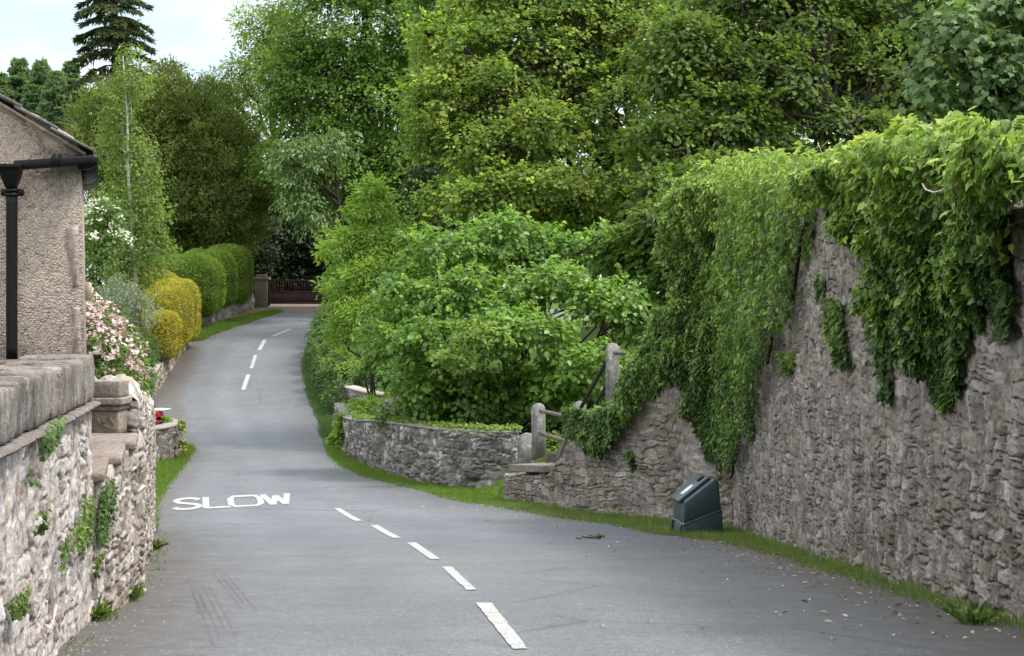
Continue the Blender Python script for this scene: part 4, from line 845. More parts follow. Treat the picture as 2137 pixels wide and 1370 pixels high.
def conifer(name, label, x, ybot, ytop, hw, d, mat, seed, nlev, ln, wd, droop, per, group=None, gap=1.0):
    rng = np.random.default_rng(seed); b = px_base(x, d); top = at(x, ytop, d); zb = at(x, ybot, d)[2]
    root = thing(name, b, label, 'tree', group); mb = MB(); mb.tube(wob(b, top, 8, .05, rng), np.linspace(.035 * (top[2] - b[2]) * .5 + .05, .03, 8), 8)
    Cs, Ds, Ns, Ts = [], [], [], []; R = hw * d / F
    for q in range(nlev):
        f = (q + rng.random()) / nlev; z = zb + (top[2] - zb) * f; L0 = R * (1 - f) ** .75 * (.75 + .5 * rng.random()) + .15
        for s in range(rng.integers(4, 7)):
            a = rng.random() * 2 * pi; dr = np.array([cos(a), sin(a), 0]); st = np.array([x_ for x_ in (top * f + b * (1 - f))]); st[2] = z
            t = np.linspace(0, 1, 7)[:, None]; bp = st + dr * L0 * t; bp[:, 2] += L0 * (.10 * np.sin(t[:, 0] * pi) - droop * t[:, 0] ** 1.6 + .12 * t[:, 0] ** 4)
            mb.tube(bp, np.linspace(.05, .012, 7), 5, cap=False)
            n = int(per * L0 / R * gap) + 6; u_ = rng.random(n) ** .7; p = np.stack([np.interp(u_, t[:, 0], bp[:, k]) for k in range(3)], -1)
            sd = np.array([-sin(a), cos(a), 0]); w_ = (rng.random(n) - .5) * 2 * .32 * L0 * (1.15 - u_) ; p = p + sd * w_[:, None]; p[:, 2] -= np.abs(w_) * .35 + rng.random(n) * .12
            Cs.append(p); Ds.append(dr * .7 + sd * np.sign(w_)[:, None] * .6 + rng.normal(size=(n, 3)) * .3 + np.array([0, 0, -droop * 1.2])); Ns.append(np.array([0, 0, .8]) + rng.normal(size=(n, 3)) * .9)
            Ts.append(.45 + .5 * (rng.random() - .5) + .35 * (rng.random(n) - .5))
    V, fs, q = leafgeo(np.vstack(Cs), np.vstack(Ds), np.vstack(Ns), ln * (.6 + .8 * rng.random(sum(map(len, Cs)))), wd, 'quad')
    crown_obj('crown', [(V, fs, np.repeat(np.clip(np.concatenate(Ts), 0, 1), q))], mat, root); mb.build('trunk', M_BARK, root, smooth=True)
    return root
conifer('spruce_tree', 'tall ragged spruce standing alone against the sky', 238, 190, -230, 92, 118, LM['spr'], 181, 18, .40, .10, .40, 230)
for k, (x, yt, hw, d, lab) in enumerate(((40, 122, 46, 132, 'leftmost blue-green cypress above the house roof'), (86, 128, 46, 130, 'middle blue-green cypress above the house roof'), (148, 130, 48, 134, 'blue-green cypress nearest the spruce'), (117, 150, 40, 128, 'shorter blue-green cypress left of the one nearest the spruce'), (0, 155, 46, 131, 'blue-green cypress cut by the left picture edge'))):
    conifer('cypress_tree', lab, x, 330, yt, hw, d, LM['con'], 190 + k, 46, .30, .13, -.12, 260, group='cypress row above the roof')
rng = np.random.default_rng(55)
lb = [lobe(262 + rng.uniform(-1, 1) * w_ * .45, y, 70.15, w_ * .82, 40, 1.0 * w_ / 80) for y, w_ in ((118, 26), (160, 48), (210, 45), (255, 60), (305, 66), (355, 74), (405, 78), (450, 76), (495, 100), (540, 105), (575, 90))] + [lobe(330, 510, 69.5, 44, 26, .8), lobe(215, 520, 69, 50, 40, 1.0)]
tree('birch_tree', 'slender white-stemmed birch in front of the dark yew', 'tree', lb, at(282, 640, 69.55), at(257, 118, 70.0),   .085, LM['birch'], 430, 46, .40, .11, .07, 201, bark=M_BIRCH, flat=.35, droop=.6, shell=.35, hang=.4, bper=5, twig=.5, lf=.28)
tree('whitethorn_shrub', 'shrub with cream blossom tucked between house and birch', 'shrub',
     [lobe(205, 480, 56, 45, 55, .9), lobe(225, 440, 56, 30, 35, .6), lobe(195, 550, 55, 40, 50, .8)], px_base(195, 56), at(205, 450, 56), .08, LM['shrub'], 120, 34, .3, .11, .06, 211, stems=3,
     extra=[clumpleaves([lobe(210, 465, 55.8, 46, 60, .9)], 46, 10, .14, ln=.09, wd=.09, seed=212, shell=.85)[:3]], tvar=.4)
obj_c = bpy.data.objects['whitethorn_shrub']
# blossom is a part of its own
def blossom(root, lobes, mat, nc, per, cr, s, seed, name='blossom'):
    V, fs, t, *_ = clumpleaves(lobes, nc, per, cr, ln=s, wd=s, seed=seed, shell=.88, low=-.5, tvar=.5); crown_obj(name, [(V, fs, t)], mat, root)
blossom(obj_c, [lobe(210, 470, 55.6, 42, 55, .8), lobe(250, 495, 55.6, 20, 20, .4)], LM['cream'], 60, 9, .14, .085, 213)
pk = tree('flowering_shrub', 'pink and white flowering shrub behind the carved pier', 'shrub',
     [(-5.55, 25.2, -.20, .66, .8, .60), (-5.28, 25.6, -.55, .50, .7, .42), (-5.75, 25.0, .25, .55, .7, .38), (-5.22, 25.0, -.15, .36, .6, .40), (-5.7, 25, -.75, .6, .7, .4), (-4.98, 24.5, -.32, .44, .5, .42), (-4.9, 24.2, -.62, .32, .4, .25)], np.array([-5.4, 25.2, gz(-5.4, 25.2)]), (-5.4, 25.2, .2), .04, LM['shrub'], 330, 26, .15, .075, .03, 221, stems=6, spread=.3, flat=.6, tvar=.45, shell=.6, shape='leaf')
blossom(pk, [(-5.53, 25.1, -.20, .72, .85, .66), (-5.24, 25.4, -.5, .54, .7, .46), (-5.75, 24.9, .25, .58, .7, .4), (-5.2, 24.9, -.1, .38, .6, .42), (-4.97, 24.4, -.3, .46, .5, .44)], LM['pink'], 430, 10, .06, .042, 222)
yl = [( -4.75, 23.6, -.82, .25, .3, .12), (-4.95, 22.6, -.72, .2, .3, .1)]
o = crown_obj('flower_clump', [clumpleaves(yl, 40, 9, .06, ln=.04, wd=.04, seed=223)[:3]], LM['yellow']); tag(o, 'yellow flowers peeping over the wall beside the pier', 'flowers')
tree('silver_shrub', 'silvery grey-leaved shrub behind the pink blossom', 'shrub', [lobe(265, 640, 38, 45, 45, .5), lobe(290, 655, 38, 35, 40, .4), lobe(235, 610, 38.5, 30, 28, .4)], np.array([-7.3, 38, gz(-7.3, 38)]), at(265, 620, 38), .03, LM['silver'], 130, 26, .14, .07, .02, 231, stems=5, spread=.2, droop=-.3, flat=.8, updir=.5)
tree('laurel_shrub', 'dark grassy-green shrub beside the near end of the golden hedge', 'shrub', [lobe(292, 775, 48, 22, 45, .5), lobe(280, 805, 45, 24, 36, .5), lobe(308, 735, 60, 16, 26, .4)], np.array([-8.9, 47, gz(-8.9, 47)]), at(300, 760, 48), .04, LM['nettle'], 110, 30, .2, .14, .03, 241, stems=4, spread=.2, droop=-.2, flat=.8, updir=.5)

# clipped hedges: a leafy skin over a solid core
def hedge(name, label, lobes, mat, n, ln, wd, seed, group, cat='hedge', boxy=1.6):
    rng = np.random.default_rng(seed); mb = MB(); A, Tn = [], []; Cs, Ns, Ts = [], [], []
    tot = sum(l[3] * l[5] + l[3] * l[4] + l[4] * l[5] for l in lobes)
    for l in lobes:
        u_, v_ = np.meshgrid(np.linspace(0, 2 * pi, 29)[:-1], np.linspace(-pi / 2, pi / 2, 15)); 
        f = lambda a, p: np.sign(a) * np.abs(a) ** p
        e = 2 / (boxy + 1)
        def surf(U_, V_): 
            x = f(np.cos(V_), e) * f(np.cos(U_), e); y = f(np.cos(V_), e) * f(np.sin(U_), e); z = f(np.sin(V_), e)
            return np.stack([x, y, z], -1)
        S_ = surf(u_, v_) * np.array(l[3:]) * .95 + np.array(l[:3])
        i = (np.arange(14)[:, None] * 28 + np.arange(28)[None]); j = (np.arange(14)[:, None] * 28 + (np.arange(28)[None] + 1) % 28)
        mb.add(S_.reshape(-1, 3), [np.stack([i, j, j + 28, i + 28], -1).reshape(-1, 4)])
        m = int(n * (l[3] * l[5] + l[3] * l[4] + l[4] * l[5]) / tot); U_ = rng.random(m) * 2 * pi; V_ = np.arcsin(rng.uniform(-1, 1, m))
        p = surf(U_, V_); nn = nrm(p / np.array(l[3:])); b = (fbm(p[:, 0] * 3 + p[:, 2] * 2, p[:, 1] * 3, seed) - .5)
        Cs.append(p * np.array(l[3:]) * (1 + .06 * b[:, None]) + np.array(l[:3]) + nn * rng.uniform(-.03, .02, m)[:, None]); Ns.append(nn)
        Ts.append(.5 + .55 * b + .35 * (rng.random(m) - .5))
    C = np.vstack(Cs); N0 = np.vstack(Ns); D = N0 * .7 + rng.normal(size=C.shape) * .6; D[:, 2] += .2; N = N0 + rng.normal(size=C.shape) * .6
    V, fs, q = leafgeo(C, D, N, ln * (.6 + .8 * rng.random(len(C))), wd, 'quad'); V0 = np.vstack(mb.v); f0 = [np.vstack(x) for x in mb.f.values()]
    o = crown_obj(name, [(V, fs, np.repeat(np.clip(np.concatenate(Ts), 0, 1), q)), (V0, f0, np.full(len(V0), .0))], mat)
    return tag(o, label, cat, group)
hedge('clipped_hedge', 'lowest and nearest block of the golden clipped yew hedge', [(-14.25, 80.2, -.28, .80, 1.5, .95)], LM['gold'], 9000, .10, .05, 401, 'golden clipped hedge', boxy=2.3)
hedge('clipped_hedge', 'tall middle block of the golden clipped yew hedge', [(-14.55, 84.0, .50, .86, 2.6, 1.25), (-14.6, 86.5, .85, .84, 1.6, 1.2)], LM['gold'], 13000, .10, .05, 402, 'golden clipped hedge', boxy=2.3)
hedge('clipped_hedge', 'farthest rounded block of the golden clipped yew hedge', [(-14.95, 88.8, .75, .84, 2.4, 1.4)], LM['gold'], 11000, .10, .05, 403, 'golden clipped hedge', boxy=2.3)
hedge('clipped_hedge', 'bronze-topped hedge rising behind the golden blocks', [(-17.1, 93.5, 1.0, 1.6, 1.6, 1.75)], LM['gold'], 9000, .11, .055, 404, 'golden clipped hedge', boxy=2.0)
hedge('domed_hedge', 'largest green domed hedge left of the far gate', [(-16.3, 99.6, 2.10, 1.78, 2.4, 1.55), (-17.8, 100.4, 2.0, 1.6, 2.0, 1.4)], LM['dome'], 22000, .11, .055, 411, 'green domed hedges', boxy=2.3)
hedge('domed_hedge', 'middle green domed hedge overlapping the largest one', [(-15.85, 103.9, 2.55, 1.35, 2.6, 1.50)], LM['dome'], 14000, .11, .055, 412, 'green domed hedges', boxy=2.3)
hedge('domed_hedge', 'brightest green domed hedge nearest the far gate pier', [(-15.45, 108.6, 2.9, 1.15, 2.8, 1.60)], LM['dome'], 14000, .11, .055, 413, 'green domed hedges', boxy=2.1)

# ------------------------------------------------------------------ far gate
gp = thing('gate_pier', at(544, 640, 114), 'square stone gate pier with a flat cap beside the dark red gate', 'pier')
dress(pxbox(MB(), 531, 557, 585, 645, 114, .75, .02), 'shaft', M_STONE_TAN, gp, (.20, .165, .135), .2, 3, .006)
mb = MB(); pxbox(mb, 527, 561, 578, 585, 113.9, .95, .04); pxbox(mb, 533, 555, 573, 578, 114.05, .65, .05); dress(mb, 'cap', M_STONE_TAN, gp, (.22, .19, .14), .2, 3, .01)
M_GATE = plainmat('dark red gate paint', (.085, .036, .034), .5, .4, .3, 10, .1)
gt = thing('field_gate', at(620, 640, 114.6), 'dark maroon slatted wooden gate across the far drive', 'gate')
def bar(name, x0, x1, y0, y1, d=114.5, dep=.08, par=gt, m=M_GATE): return pxbox(MB(), x0, x1, y0, y1, d, dep, .008).build(name, m, par)
bar('stile', 559.5, 563.5, 583, 639, dep=.1); bar('stile', 690, 694, 583, 639, dep=.1)
bar('top_rail', 563.7, 689.8, 584, 587.4); bar('middle_rail', 563.7, 689.8, 608, 611.2); bar('bottom_rail', 563.7, 689.8, 631, 634.5)
for x in np.arange(568, 688, 5.6): bar('bar', x, x + 1.7, 587.6, 607.8, dep=.04)
mb = MB()
for x in np.arange(564.5, 688, 5.1): pxbox(mb, x, x + 4.8, 611.5, 630.7, 114.53, .03, .004)
mb.build('boarding', M_GATE, gt)
gp2 = thing('gate_pier', at(706, 640, 114), 'second gate pier half hidden by the ash sapling', 'pier')
dress(pxbox(MB(), 696, 722, 585, 645, 114, .75, .02), 'shaft', M_STONE_TAN, gp2, (.20, .165, .135), .2, 3, .006)
mb = MB(); pxbox(mb, 692, 726, 578, 585, 113.9, .95, .04); dress(mb, 'cap', M_STONE_TAN, gp2, (.22, .19, .14), .2, 3, .01)

# ------------------------------------------------------------------ hazel, sapling and roadside growth
hz = [lobe(940, 535, 50.5, 85, 55, .9), lobe(1040, 515, 51, 75, 55, .9), lobe(1140, 545, 51, 85, 60, .9), lobe(1230, 520, 51.5, 80, 60, .9), lobe(1330, 590, 50, 75, 60, .9), lobe(885, 600, 50, 80, 65, .9), lobe(975, 610, 49, 70, 60, .8), lobe(1065, 625, 49.2, 80, 70, .8), lobe(1160, 620, 48.8, 70, 50, .8), lobe(1265, 640, 48.2, 80, 60, .8), lobe(905, 700, 48, 90, 55, .8), lobe(1020, 715, 47.6, 80, 60, .8), lobe(1110, 700, 47.2, 90, 45, .7), lobe(1205, 735, 47.1, 90, 50, .7), lobe(860, 770, 48.8, 80, 60, .8), lobe(960, 800, 47.7, 90, 55, .8), lobe(1085, 800, 47.8, 95, 55, .8), lobe(1365, 660, 49, 55, 60, .7), lobe(905, 850, 48.6, 80, 35, .6), lobe(1200, 820, 47.9, 80, 55, .7), lobe(1050, 855, 48.3, 110, 30, .7), lobe(815, 690, 51, 70, 75, .9), lobe(1120, 480, 51.5, 50, 30, .6), lobe(1300, 500, 51, 50, 35, .6)]
rng = np.random.default_rng(91); hz = [(l[0] + rng.uniform(-.25, .25), l[1] + (1.1 if l[2] < -1.0 else 0), l[2] + rng.uniform(-.32, .32), l[3] * rng.uniform(.8, 1.15), l[4], l[5] * rng.uniform(.75, 1.1)) for l in hz]
tree('hazel_bush', 'huge bright hazel bush spreading behind the curved parapet', 'bush', hz, np.array([.3, 50.2, gz(.3, 50.2)]), at(1060, 560, 50), .07, LM['hazel'], 1500, 22, .30, .125, .115, 501, sh=(260, .55, 11), noiseout=.5, shape='leaf', stems=16, spread=1.6, flat=.22, droop=.55, shell=.5, bper=8, hang=.35, tipbright=.55, tvar=.3, twig=.5, low=-.75)
tree('pale_shrub', 'small pale-leaved branch of shrub glinting low in the hazel', 'shrub', [lobe(985, 695, 45.6, 45, 22, .25), lobe(950, 750, 45.5, 55, 18, .25), lobe(1040, 690, 45.8, 25, 18, .2)], np.array([-1.2, 46.2, gz(-1.2, 46.2)]), at(985, 720, 45.7), .03, LM['lime'], 46, 14, .16, .12, .09, 511, shape='leaf', flat=.4, tvar=.5)
tree('ash_sapling', 'tall light green ash sapling left of the hazel', 'tree', [lobe(775, 430, 63, 42, 45, .7), lobe(790, 500, 63, 65, 55, .9), lobe(720, 520, 63, 48, 45, .8), lobe(748, 600, 62, 66, 55, 1.0), lobe(820, 580, 62, 60, 60, .9), lobe(716, 572, 63, 26, 40, .6), lobe(734, 650, 62, 38, 38, .8), lobe(780, 670, 61, 65, 45, .9), lobe(684, 606, 62.5, 16, 12, .3), lobe(770, 395, 63, 18, 22, .4), lobe(712, 690, 63, 28, 25, .6)],
     px_base(775, 63.5), at(775, 390, 63), .07, LM['sap'], 560, 30, .34, .17, .06, 521, sh=(150, .6, 13), flat=.5, droop=.15, shell=.45, updir=.5, bper=6, tipbright=.5)
tree('elder_bush', 'mid-green broadleaf bush between hazel and hanging ivy', 'bush', [lobe(1400, 470, 50, 80, 60, 1.0), lobe(1350, 520, 50.5, 70, 50, .9), lobe(1440, 560, 49, 60, 80, .9), lobe(1390, 400, 52, 70, 60, 1.0), lobe(1420, 700, 46, 60, 60, .7)], np.array([4.6, 50, gz(4.6, 50)]), at(1400, 450, 50), .08, LM['sycd'], 380, 26, .34, .17, .14, 531, sh=(60, .7, 10), shape='leaf', stems=5, spread=.5, flat=.25, droop=.5)
tree('bramble_bush', 'dark low undergrowth in the hollow under the hazel', 'bush', [(-1.6, 51.5, -3.0, 1.6, 1.0, .7), (.6, 51.8, -3.0, 1.6, 1.0, .8), (2.6, 51.2, -2.9, 1.4, 1.0, .9), (-2.0, 53.4, -2.9, 1.2, 1.0, .8)], np.array([0, 52, gz(0, 52)]), (0, 52, -2.8), .05, LM['shade'], 330, 26, .35, .13, .10, 541, stems=6, spread=1.5)
nt_ = [(float(ROADR(y)) + .85, y, float(ZR(y)) + h_, .62, 1.2, h_ + .1) for y, h_ in ((72.5, .5), (74.5, .75), (77, .85), (79.5, .95), (82, 1.0), (84.5, 1.0), (87, .95), (90, .9), (93, .8))]
hg = tree('roadside_hedge', 'wild leafy hedge bank edging the climbing road below the sapling', 'hedge', nt_, np.array([-7.2, 80, gz(-7.2, 80)]), (-7.4, 80, -1.4), .04, LM['nettle'], 620, 26, .24, .15, .07, 551, sh=(220, .5, 12), flat=.5, shell=.6, updir=.6, stems=6, spread=.6, tvar=.36, low=-.6)
tree('ground_elder_patch', 'yellow-green sunlit leafy clump above the flared wall', 'plant', [lobe(712, 760, 75, 36, 30, .7), lobe(740, 775, 73.5, 40, 22, .6), lobe(690, 735, 77, 25, 25, .6)], px_base(715, 75), at(712, 770, 75), .02, LM['lime'], 150, 24, .18, .11, .09, 561, stems=4, flat=.35)
tree('nettle_bed', 'grey-green nettles growing along the top of the flared wall', 'plant', [lobe(780, 785, 72.5, 45, 20, .5), lobe(745, 792, 74.5, 25, 12, .4)], px_base(770, 71.6), at(770, 785, 71.5), .02, LM['nettle'], 130, 26, .18, .11, .06, 571, stems=3)
tree('shrubby_weed', 'yellowish weedy shrub growing inside the curved parapet', 'plant', [lobe(770, 855, 60, 32, 28, .5), lobe(745, 845, 61.5, 20, 16, .4)], px_base(770, 60), at(770, 850, 60), .02, LM['sap'], 70, 22, .16, .11, .05, 581, stems=4, tvar=.5)
tree('cow_parsley', 'feathery green weeds standing behind the curved parapet coping', 'plant', [lobe(x, 880 - q * 4, 50.5 - q, 60, 24, .4) for q, x in enumerate((850, 940, 1020))], px_base(930, 50), at(930, 870, 50), .015, LM['nettle'], 150, 24, .2, .13, .035, 591, stems=8, spread=1.5, updir=.4, droop=-.4, flat=.9)

# ------------------------------------------------------------------ ivy
def wallframe(line, side_n):
    a, b = np.array(line[0]), np.array(line[1]); d = nrm(b - a); return a, d, np.array(side_n)
n1 = np.array([-(R1[1][1] - R1[0][1]), R1[1][0] - R1[0][0]]); n1 = n1 / np.linalg.norm(n1)
n2 = -nv_ if True else None
def ivy(polys, n, thick, ln, wd, seed, shape='ivy', lean=.35, tint0=.42, topglow=.0, out0=.03, tnoise=1.3):
    """polys: list of (line, outward normal, pixel outline)"""
    rng = np.random.default_rng(seed); parts = []; areas = []
    for line, nn, px in polys:
        ofs_ = .5 * thick * np.array(nn); lo = [tuple(np.array(line[0]) + ofs_), tuple(np.array(line[1]) + ofs_)]
        pl = [hitp(lo, x, y) for x, y in px]; a = np.array(pl); ar = .5 * abs(np.dot(a[:, 0], np.roll(a[:, 1], 1)) - np.dot(a[:, 1], np.roll(a[:, 0], 1))); areas.append((ar, a))
    tot = sum(q[0] for q in areas)
    for (line, nn, px), (ar, a) in zip(polys, areas):
        m = int(n * ar / tot * (a[:, 0].ptp() if hasattr(a, 'ptp') else np.ptp(a[:, 0])) * np.ptp(a[:, 1]) / ar) + 10
        u_ = rng.uniform(a[:, 0].min(), a[:, 0].max(), m); z_ = rng.uniform(a[:, 1].min(), a[:, 1].max(), m)
        uj = u_ + .20 * (fbm(u_ * 4, z_ * 4, seed) - .5) * 2; zj = z_ + .26 * (fbm(u_ * 4, z_ * 4, seed + 5) - .5) * 2
        ok = inpoly(uj, zj, [tuple(q) for q in a]); u_, z_ = u_[ok], z_[ok]; m = len(u_)
        bulge = fbm(u_ * tnoise, z_ * tnoise * .8, seed + 2); f2 = fbm(u_ * 4.5, z_ * 4, seed + 3)
        hf = np.clip((z_ - a[:, 1].min()) / np.ptp(a[:, 1]), 0, 1); vis = ss(.28, .62, bulge)
        o_ = out0 + thick * np.clip(.02 + 1.25 * vis + 1.5 * (f2 - .5), .04, 1.7) * (.55 + .75 * hf) * (.25 + .75 * rng.random(m) ** .4)
        p0, d0 = np.array(line[0]), nrm(np.array(line[1]) - np.array(line[0])); nn3 = np.array([nn[0], nn[1], 0]); d3 = np.array([d0[0], d0[1], 0])
        C = np.stack([p0[0] + d0[0] * u_ + nn[0] * o_, p0[1] + d0[1] * u_ + nn[1] * o_, z_], -1)
        D = np.array([0, 0, -.9]) + d3 * rng.normal(size=m)[:, None] * .8 + nn3 * lean * (1 + rng.random(m)[:, None]) + rng.normal(size=(m, 3)) * .55
        N = nn3 * .9 + np.array([0, 0, .85]) + rng.normal(size=(m, 3)) * .5
        s = .6 + .8 * rng.random(m); t = tint0 + .55 * (f2 - .5) + .5 * (rng.random(m) - .5) + .34 * (hf - .52)  # tint rises with height: light on the upper ivy put into colour
        V, fs, q = leafgeo(C, D, N, ln * s, wd * s, shape); parts.append((V, fs, np.repeat(np.clip(t, 0, 1), q)))
    return parts
def ivytop(line, nn, pts, n, wdt, hgt, ln, wd, seed, shape='ivy', tint0=.68):
    """bushy young growth along a wall head; pts = [(px x, px y of the wall head)]"""
    rng = np.random.default_rng(seed); a = np.array([hitp(line, x, y) for x, y in pts]); o_ = np.argsort(a[:, 0]); a = a[o_]
    u_ = rng.uniform(a[0, 0], a[-1, 0], n); zt = np.interp(u_, a[:, 0], a[:, 1]); cross = rng.normal(size=n) * wdt * .55 - .05
    bl = fbm(u_ * 2.2, cross * 3, seed); h_ = hgt * np.clip(.25 + 1.5 * (bl - .25), .1, 1.5) * np.exp(-(cross / wdt) ** 2) * rng.random(n) ** .45
    p0, d0 = np.array(line[0]), nrm(np.array(line[1]) - np.array(line[0])); d3 = np.array([d0[0], d0[1], 0]); nn3 = np.array([nn[0], nn[1], 0])
    C = np.stack([p0[0] + d0[0] * u_ + nn[0] * cross, p0[1] + d0[1] * u_ + nn[1] * cross, zt + h_ - .25 * np.abs(cross)], -1)
    D = nn3 * np.sign(cross)[:, None] * .6 + rng.normal(size=(n, 3)) * .5 + np.array([0, 0, -.25]); N = np.array([0, 0, 1.]) + nn3 * .4 + rng.normal(size=(n, 3)) * .4
    s = .6 + .8 * rng.random(n); V, fs, q = leafgeo(C, D, N, ln * s, wd * s, shape)
    return V, fs, np.repeat(np.clip(tint0 + .5 * (bl - .5) + .4 * (rng.random(n) - .5), 0, 1), q)
polyR = [(1722, 352), (1730, 400), (1765, 470), (1800, 545), (1835, 605), (1872, 690), (1905, 780), (1945, 850), (1962, 800), (1985, 705), (2030, 630), (2060, 560), (2100, 470), (2150, 410), (2260, 400), (2260, 290), (2140, 300), (1900, 300), (1830, 330), (1760, 350)]
partsR = ivy([(R1, n1, polyR)], 36000, .36, .072, .055, 601, tint0=.5)
partsR.append(ivytop(R1, n1, [(1715, 372), (1760, 358), (1830, 338), (1900, 318), (2000, 318), (2140, 322), (2300, 330), (2600, 350)], 13000, .30, .30, .08, .06, 602))
iv1 = thing('ivy_curtain', (3.5, 17, -.6), 'bright large-leaved ivy tumbling over the right end of the tall wall', 'ivy')
crown_obj('foliage', partsR, LM['ivyl'], iv1)
polyL1 = [(1690, 352), (1688, 405), (1678, 470), (1660, 560), (1645, 660), (1618, 700), (1600, 740), (1585, 800), (1568, 880), (1545, 930), (1530, 975), (1514, 960), (1512, 360), (1600, 345)]
polyL2 = [(1514, 360), (1440, 385), (1412, 420), (1398, 480), (1400, 560), (1412, 640), (1360, 690), (1330, 760), (1312, 800), (1300, 858), (1225, 858), (1182, 862), (1186, 905), (1230, 925), (1262, 945), (1290, 915), (1318, 870), (1350, 832), (1372, 795), (1400, 785), (1430, 830), (1440, 895), (1470, 940), (1500, 975), (1514, 1000)]
partsL = ivy([(R1, n1, polyL1)], 20000, .34, .082, .042, 611, 'leaf', tint0=.5) + ivy([(R2, n2, polyL2)], 25000, .32, .086, .043, 612, 'leaf', tint0=.5)
partsL.append(ivytop(R1, n1, [(1700, 368), (1640, 362), (1580, 360), (1513, 372)], 5000, .45, .42, .09, .05, 613, 'leaf'))
partsL.append(ivytop(R2, n2, [(1514, 372), (1460, 392), (1425, 420)], 3600, .45, .40, .09, .05, 614, 'leaf'))
partsL.append(ivytop(R2, n2, [(1420, 640), (1370, 690), (1330, 760), (1300, 820), (1280, 862), (1190, 870)], 2600, .16, .14, .10, .06, 615, 'leaf', .5))
iv2 = thing('ivy_curtain', (3.4, 33, -2.2), 'deep green drooping ivy curtain hanging down over the wall corner by the bin', 'ivy')
crown_obj('foliage', partsL, LM['ivyl'], iv2)
rng = np.random.default_rng(5)
for pts in ([(1703, 400), (1690, 480), (1668, 600), (1650, 670)], [(1640, 640), (1622, 700), (1612, 760)], [(1545, 900), (1522, 960), (1514, 1005), (1512, 1030)], [(1560, 860), (1540, 960), (1533, 1000)]):
    P3 = []
    for x, y in pts:
        u_, z_ = hitp(R1, x, y); p0, d0 = np.array(R1[0]), nrm(np.array(R1[1]) - np.array(R1[0])); p = p0 + d0 * u_ + n1 * .07; P3.append((p[0], p[1], z_))
    P3 = np.array(P3); t = np.linspace(0, 1, 12); s = np.linspace(0, 1, len(P3)); P3 = np.stack([np.interp(t, s, P3[:, k]) for k in range(3)], -1) + rng.normal(size=(12, 3)) * .012
    MB().tube(P3, np.linspace(.035, .022, 12), 6).build('stem', M_BARK, iv2, smooth=True)
for pts in ([(1990, 690), (1985, 760), (1975, 830), (1968, 850)], [(1960, 780), (1962, 840), (1975, 850), (2000, 850)]):
    P3 = []
    for x, y in pts:
        u_, z_ = hitp(R1, x, y); p0, d0 = np.array(R1[0]), nrm(np.array(R1[1]) - np.array(R1[0])); p = p0 + d0 * u_ + n1 * .06; P3.append((p[0], p[1], z_))
    P3 = np.array(P3); t = np.linspace(0, 1, 12); s = np.linspace(0, 1, len(P3)); P3 = np.stack([np.interp(t, s, P3[:, k]) for k in range(3)], -1) + rng.normal(size=(12, 3)) * .012
    MB().tube(P3, np.linspace(.022, .012, 12), 6).build('stem', M_BARK, iv1, smooth=True)
M_TWIG = plainmat('bleached twig', (.42, .36, .29), .9, .1, .2)
mb = MB(); P3 = []
for x, y in ((2058, 384), (2066, 396), (2085, 402), (2105, 398), (2122, 386)):
    u_, z_ = hitp(R1, x, y); p0, d0 = np.array(R1[0]), nrm(np.array(R1[1]) - np.array(R1[0])); p = p0 + d0 * u_ + n1 * .48; P3.append((p[0], p[1], z_))
mb.tube(P3, .007, 6); mb.build('bare_twig', M_TWIG, iv1)
for px, n, lab, mt in (([(1748, 620), (1765, 622), (1770, 700), (1772, 765), (1758, 770), (1745, 700), (1740, 660)], 520, 'narrow ivy strand in the middle of the bare tall wall', 'ivyl'),
                   ([(1838, 640), (1852, 640), (1862, 760), (1858, 830), (1848, 838), (1840, 740)], 420, 'thin straggling strand left of the large ivy tip', 'nettle'),
                   ([(2100, 520), (2120, 520), (2125, 640), (2095, 700), (2075, 690), (2085, 600)], 420, 'wispy reddish-green creeper near the right picture edge', 'nettle'),
                   ([(1640, 740), (1655, 735), (1658, 770), (1645, 780)], 130, 'small ivy tuft on the tall wall below the hanging curtain', 'ivyl'),
                   ([(1712, 575), (1722, 575), (1724, 620), (1714, 625)], 90, 'tiny dark fern tuft high on the bare tall wall', 'nettle')):
    o = crown_obj('ivy_strand', ivy([(R1, n1, px)], n, .08, .085, .06, 620 + n, 'ivy'), LM[mt]); tag(o, lab, 'ivy', 'small growth on the tall wall')
o = crown_obj('ivy_strand', ivy([(R2, n2, [(1308, 938), (1322, 940), (1324, 975), (1312, 980)])], 120, .08, .09, .06, 640, 'ivy'), LM['ivyl']); tag(o, 'small ivy tuft alone on the stepped wall', 'ivy', 'small growth on the tall wall')
# ivy along the curved parapet head
s3 = np.concatenate([[0], np.cumsum([math.dist(M3[i], M3[i + 1]) for i in range(len(M3) - 1)])]); rng = np.random.default_rng(66); n = 3600
u_ = rng.uniform(0, s3[5], n); cx_, cy_ = np.interp(u_, s3, [q[0] for q in M3]), np.interp(u_, s3, [q[1] for q in M3]); zt = np.interp(u_ / s3[-1], [q[0] for q in z3], [q[1] for q in z3])
dens = fbm(u_ * 1.3, u_ * 0, 4); keep = rng.random(n) < np.clip((dens - .2) * 2.2, .1, 1); C = np.stack([cx_ + rng.uniform(-.05, .3, n), cy_ + rng.uniform(.0, .45, n), zt + .08 + rng.random(n) * .10 * dens], -1)[keep]
drop = rng.random(len(C)) < .13; C[drop, 1] -= .25; C[drop, 2] -= .12 * rng.random(drop.sum())
V, fs, q = leafgeo(C, rng.normal(size=C.shape) * .7 + np.array([0, -.4, -.1]), np.array([0, -.3, 1]) + rng.normal(size=C.shape) * .4, .085 * (.6 + .8 * rng.random(len(C))), .07, 'ivy')
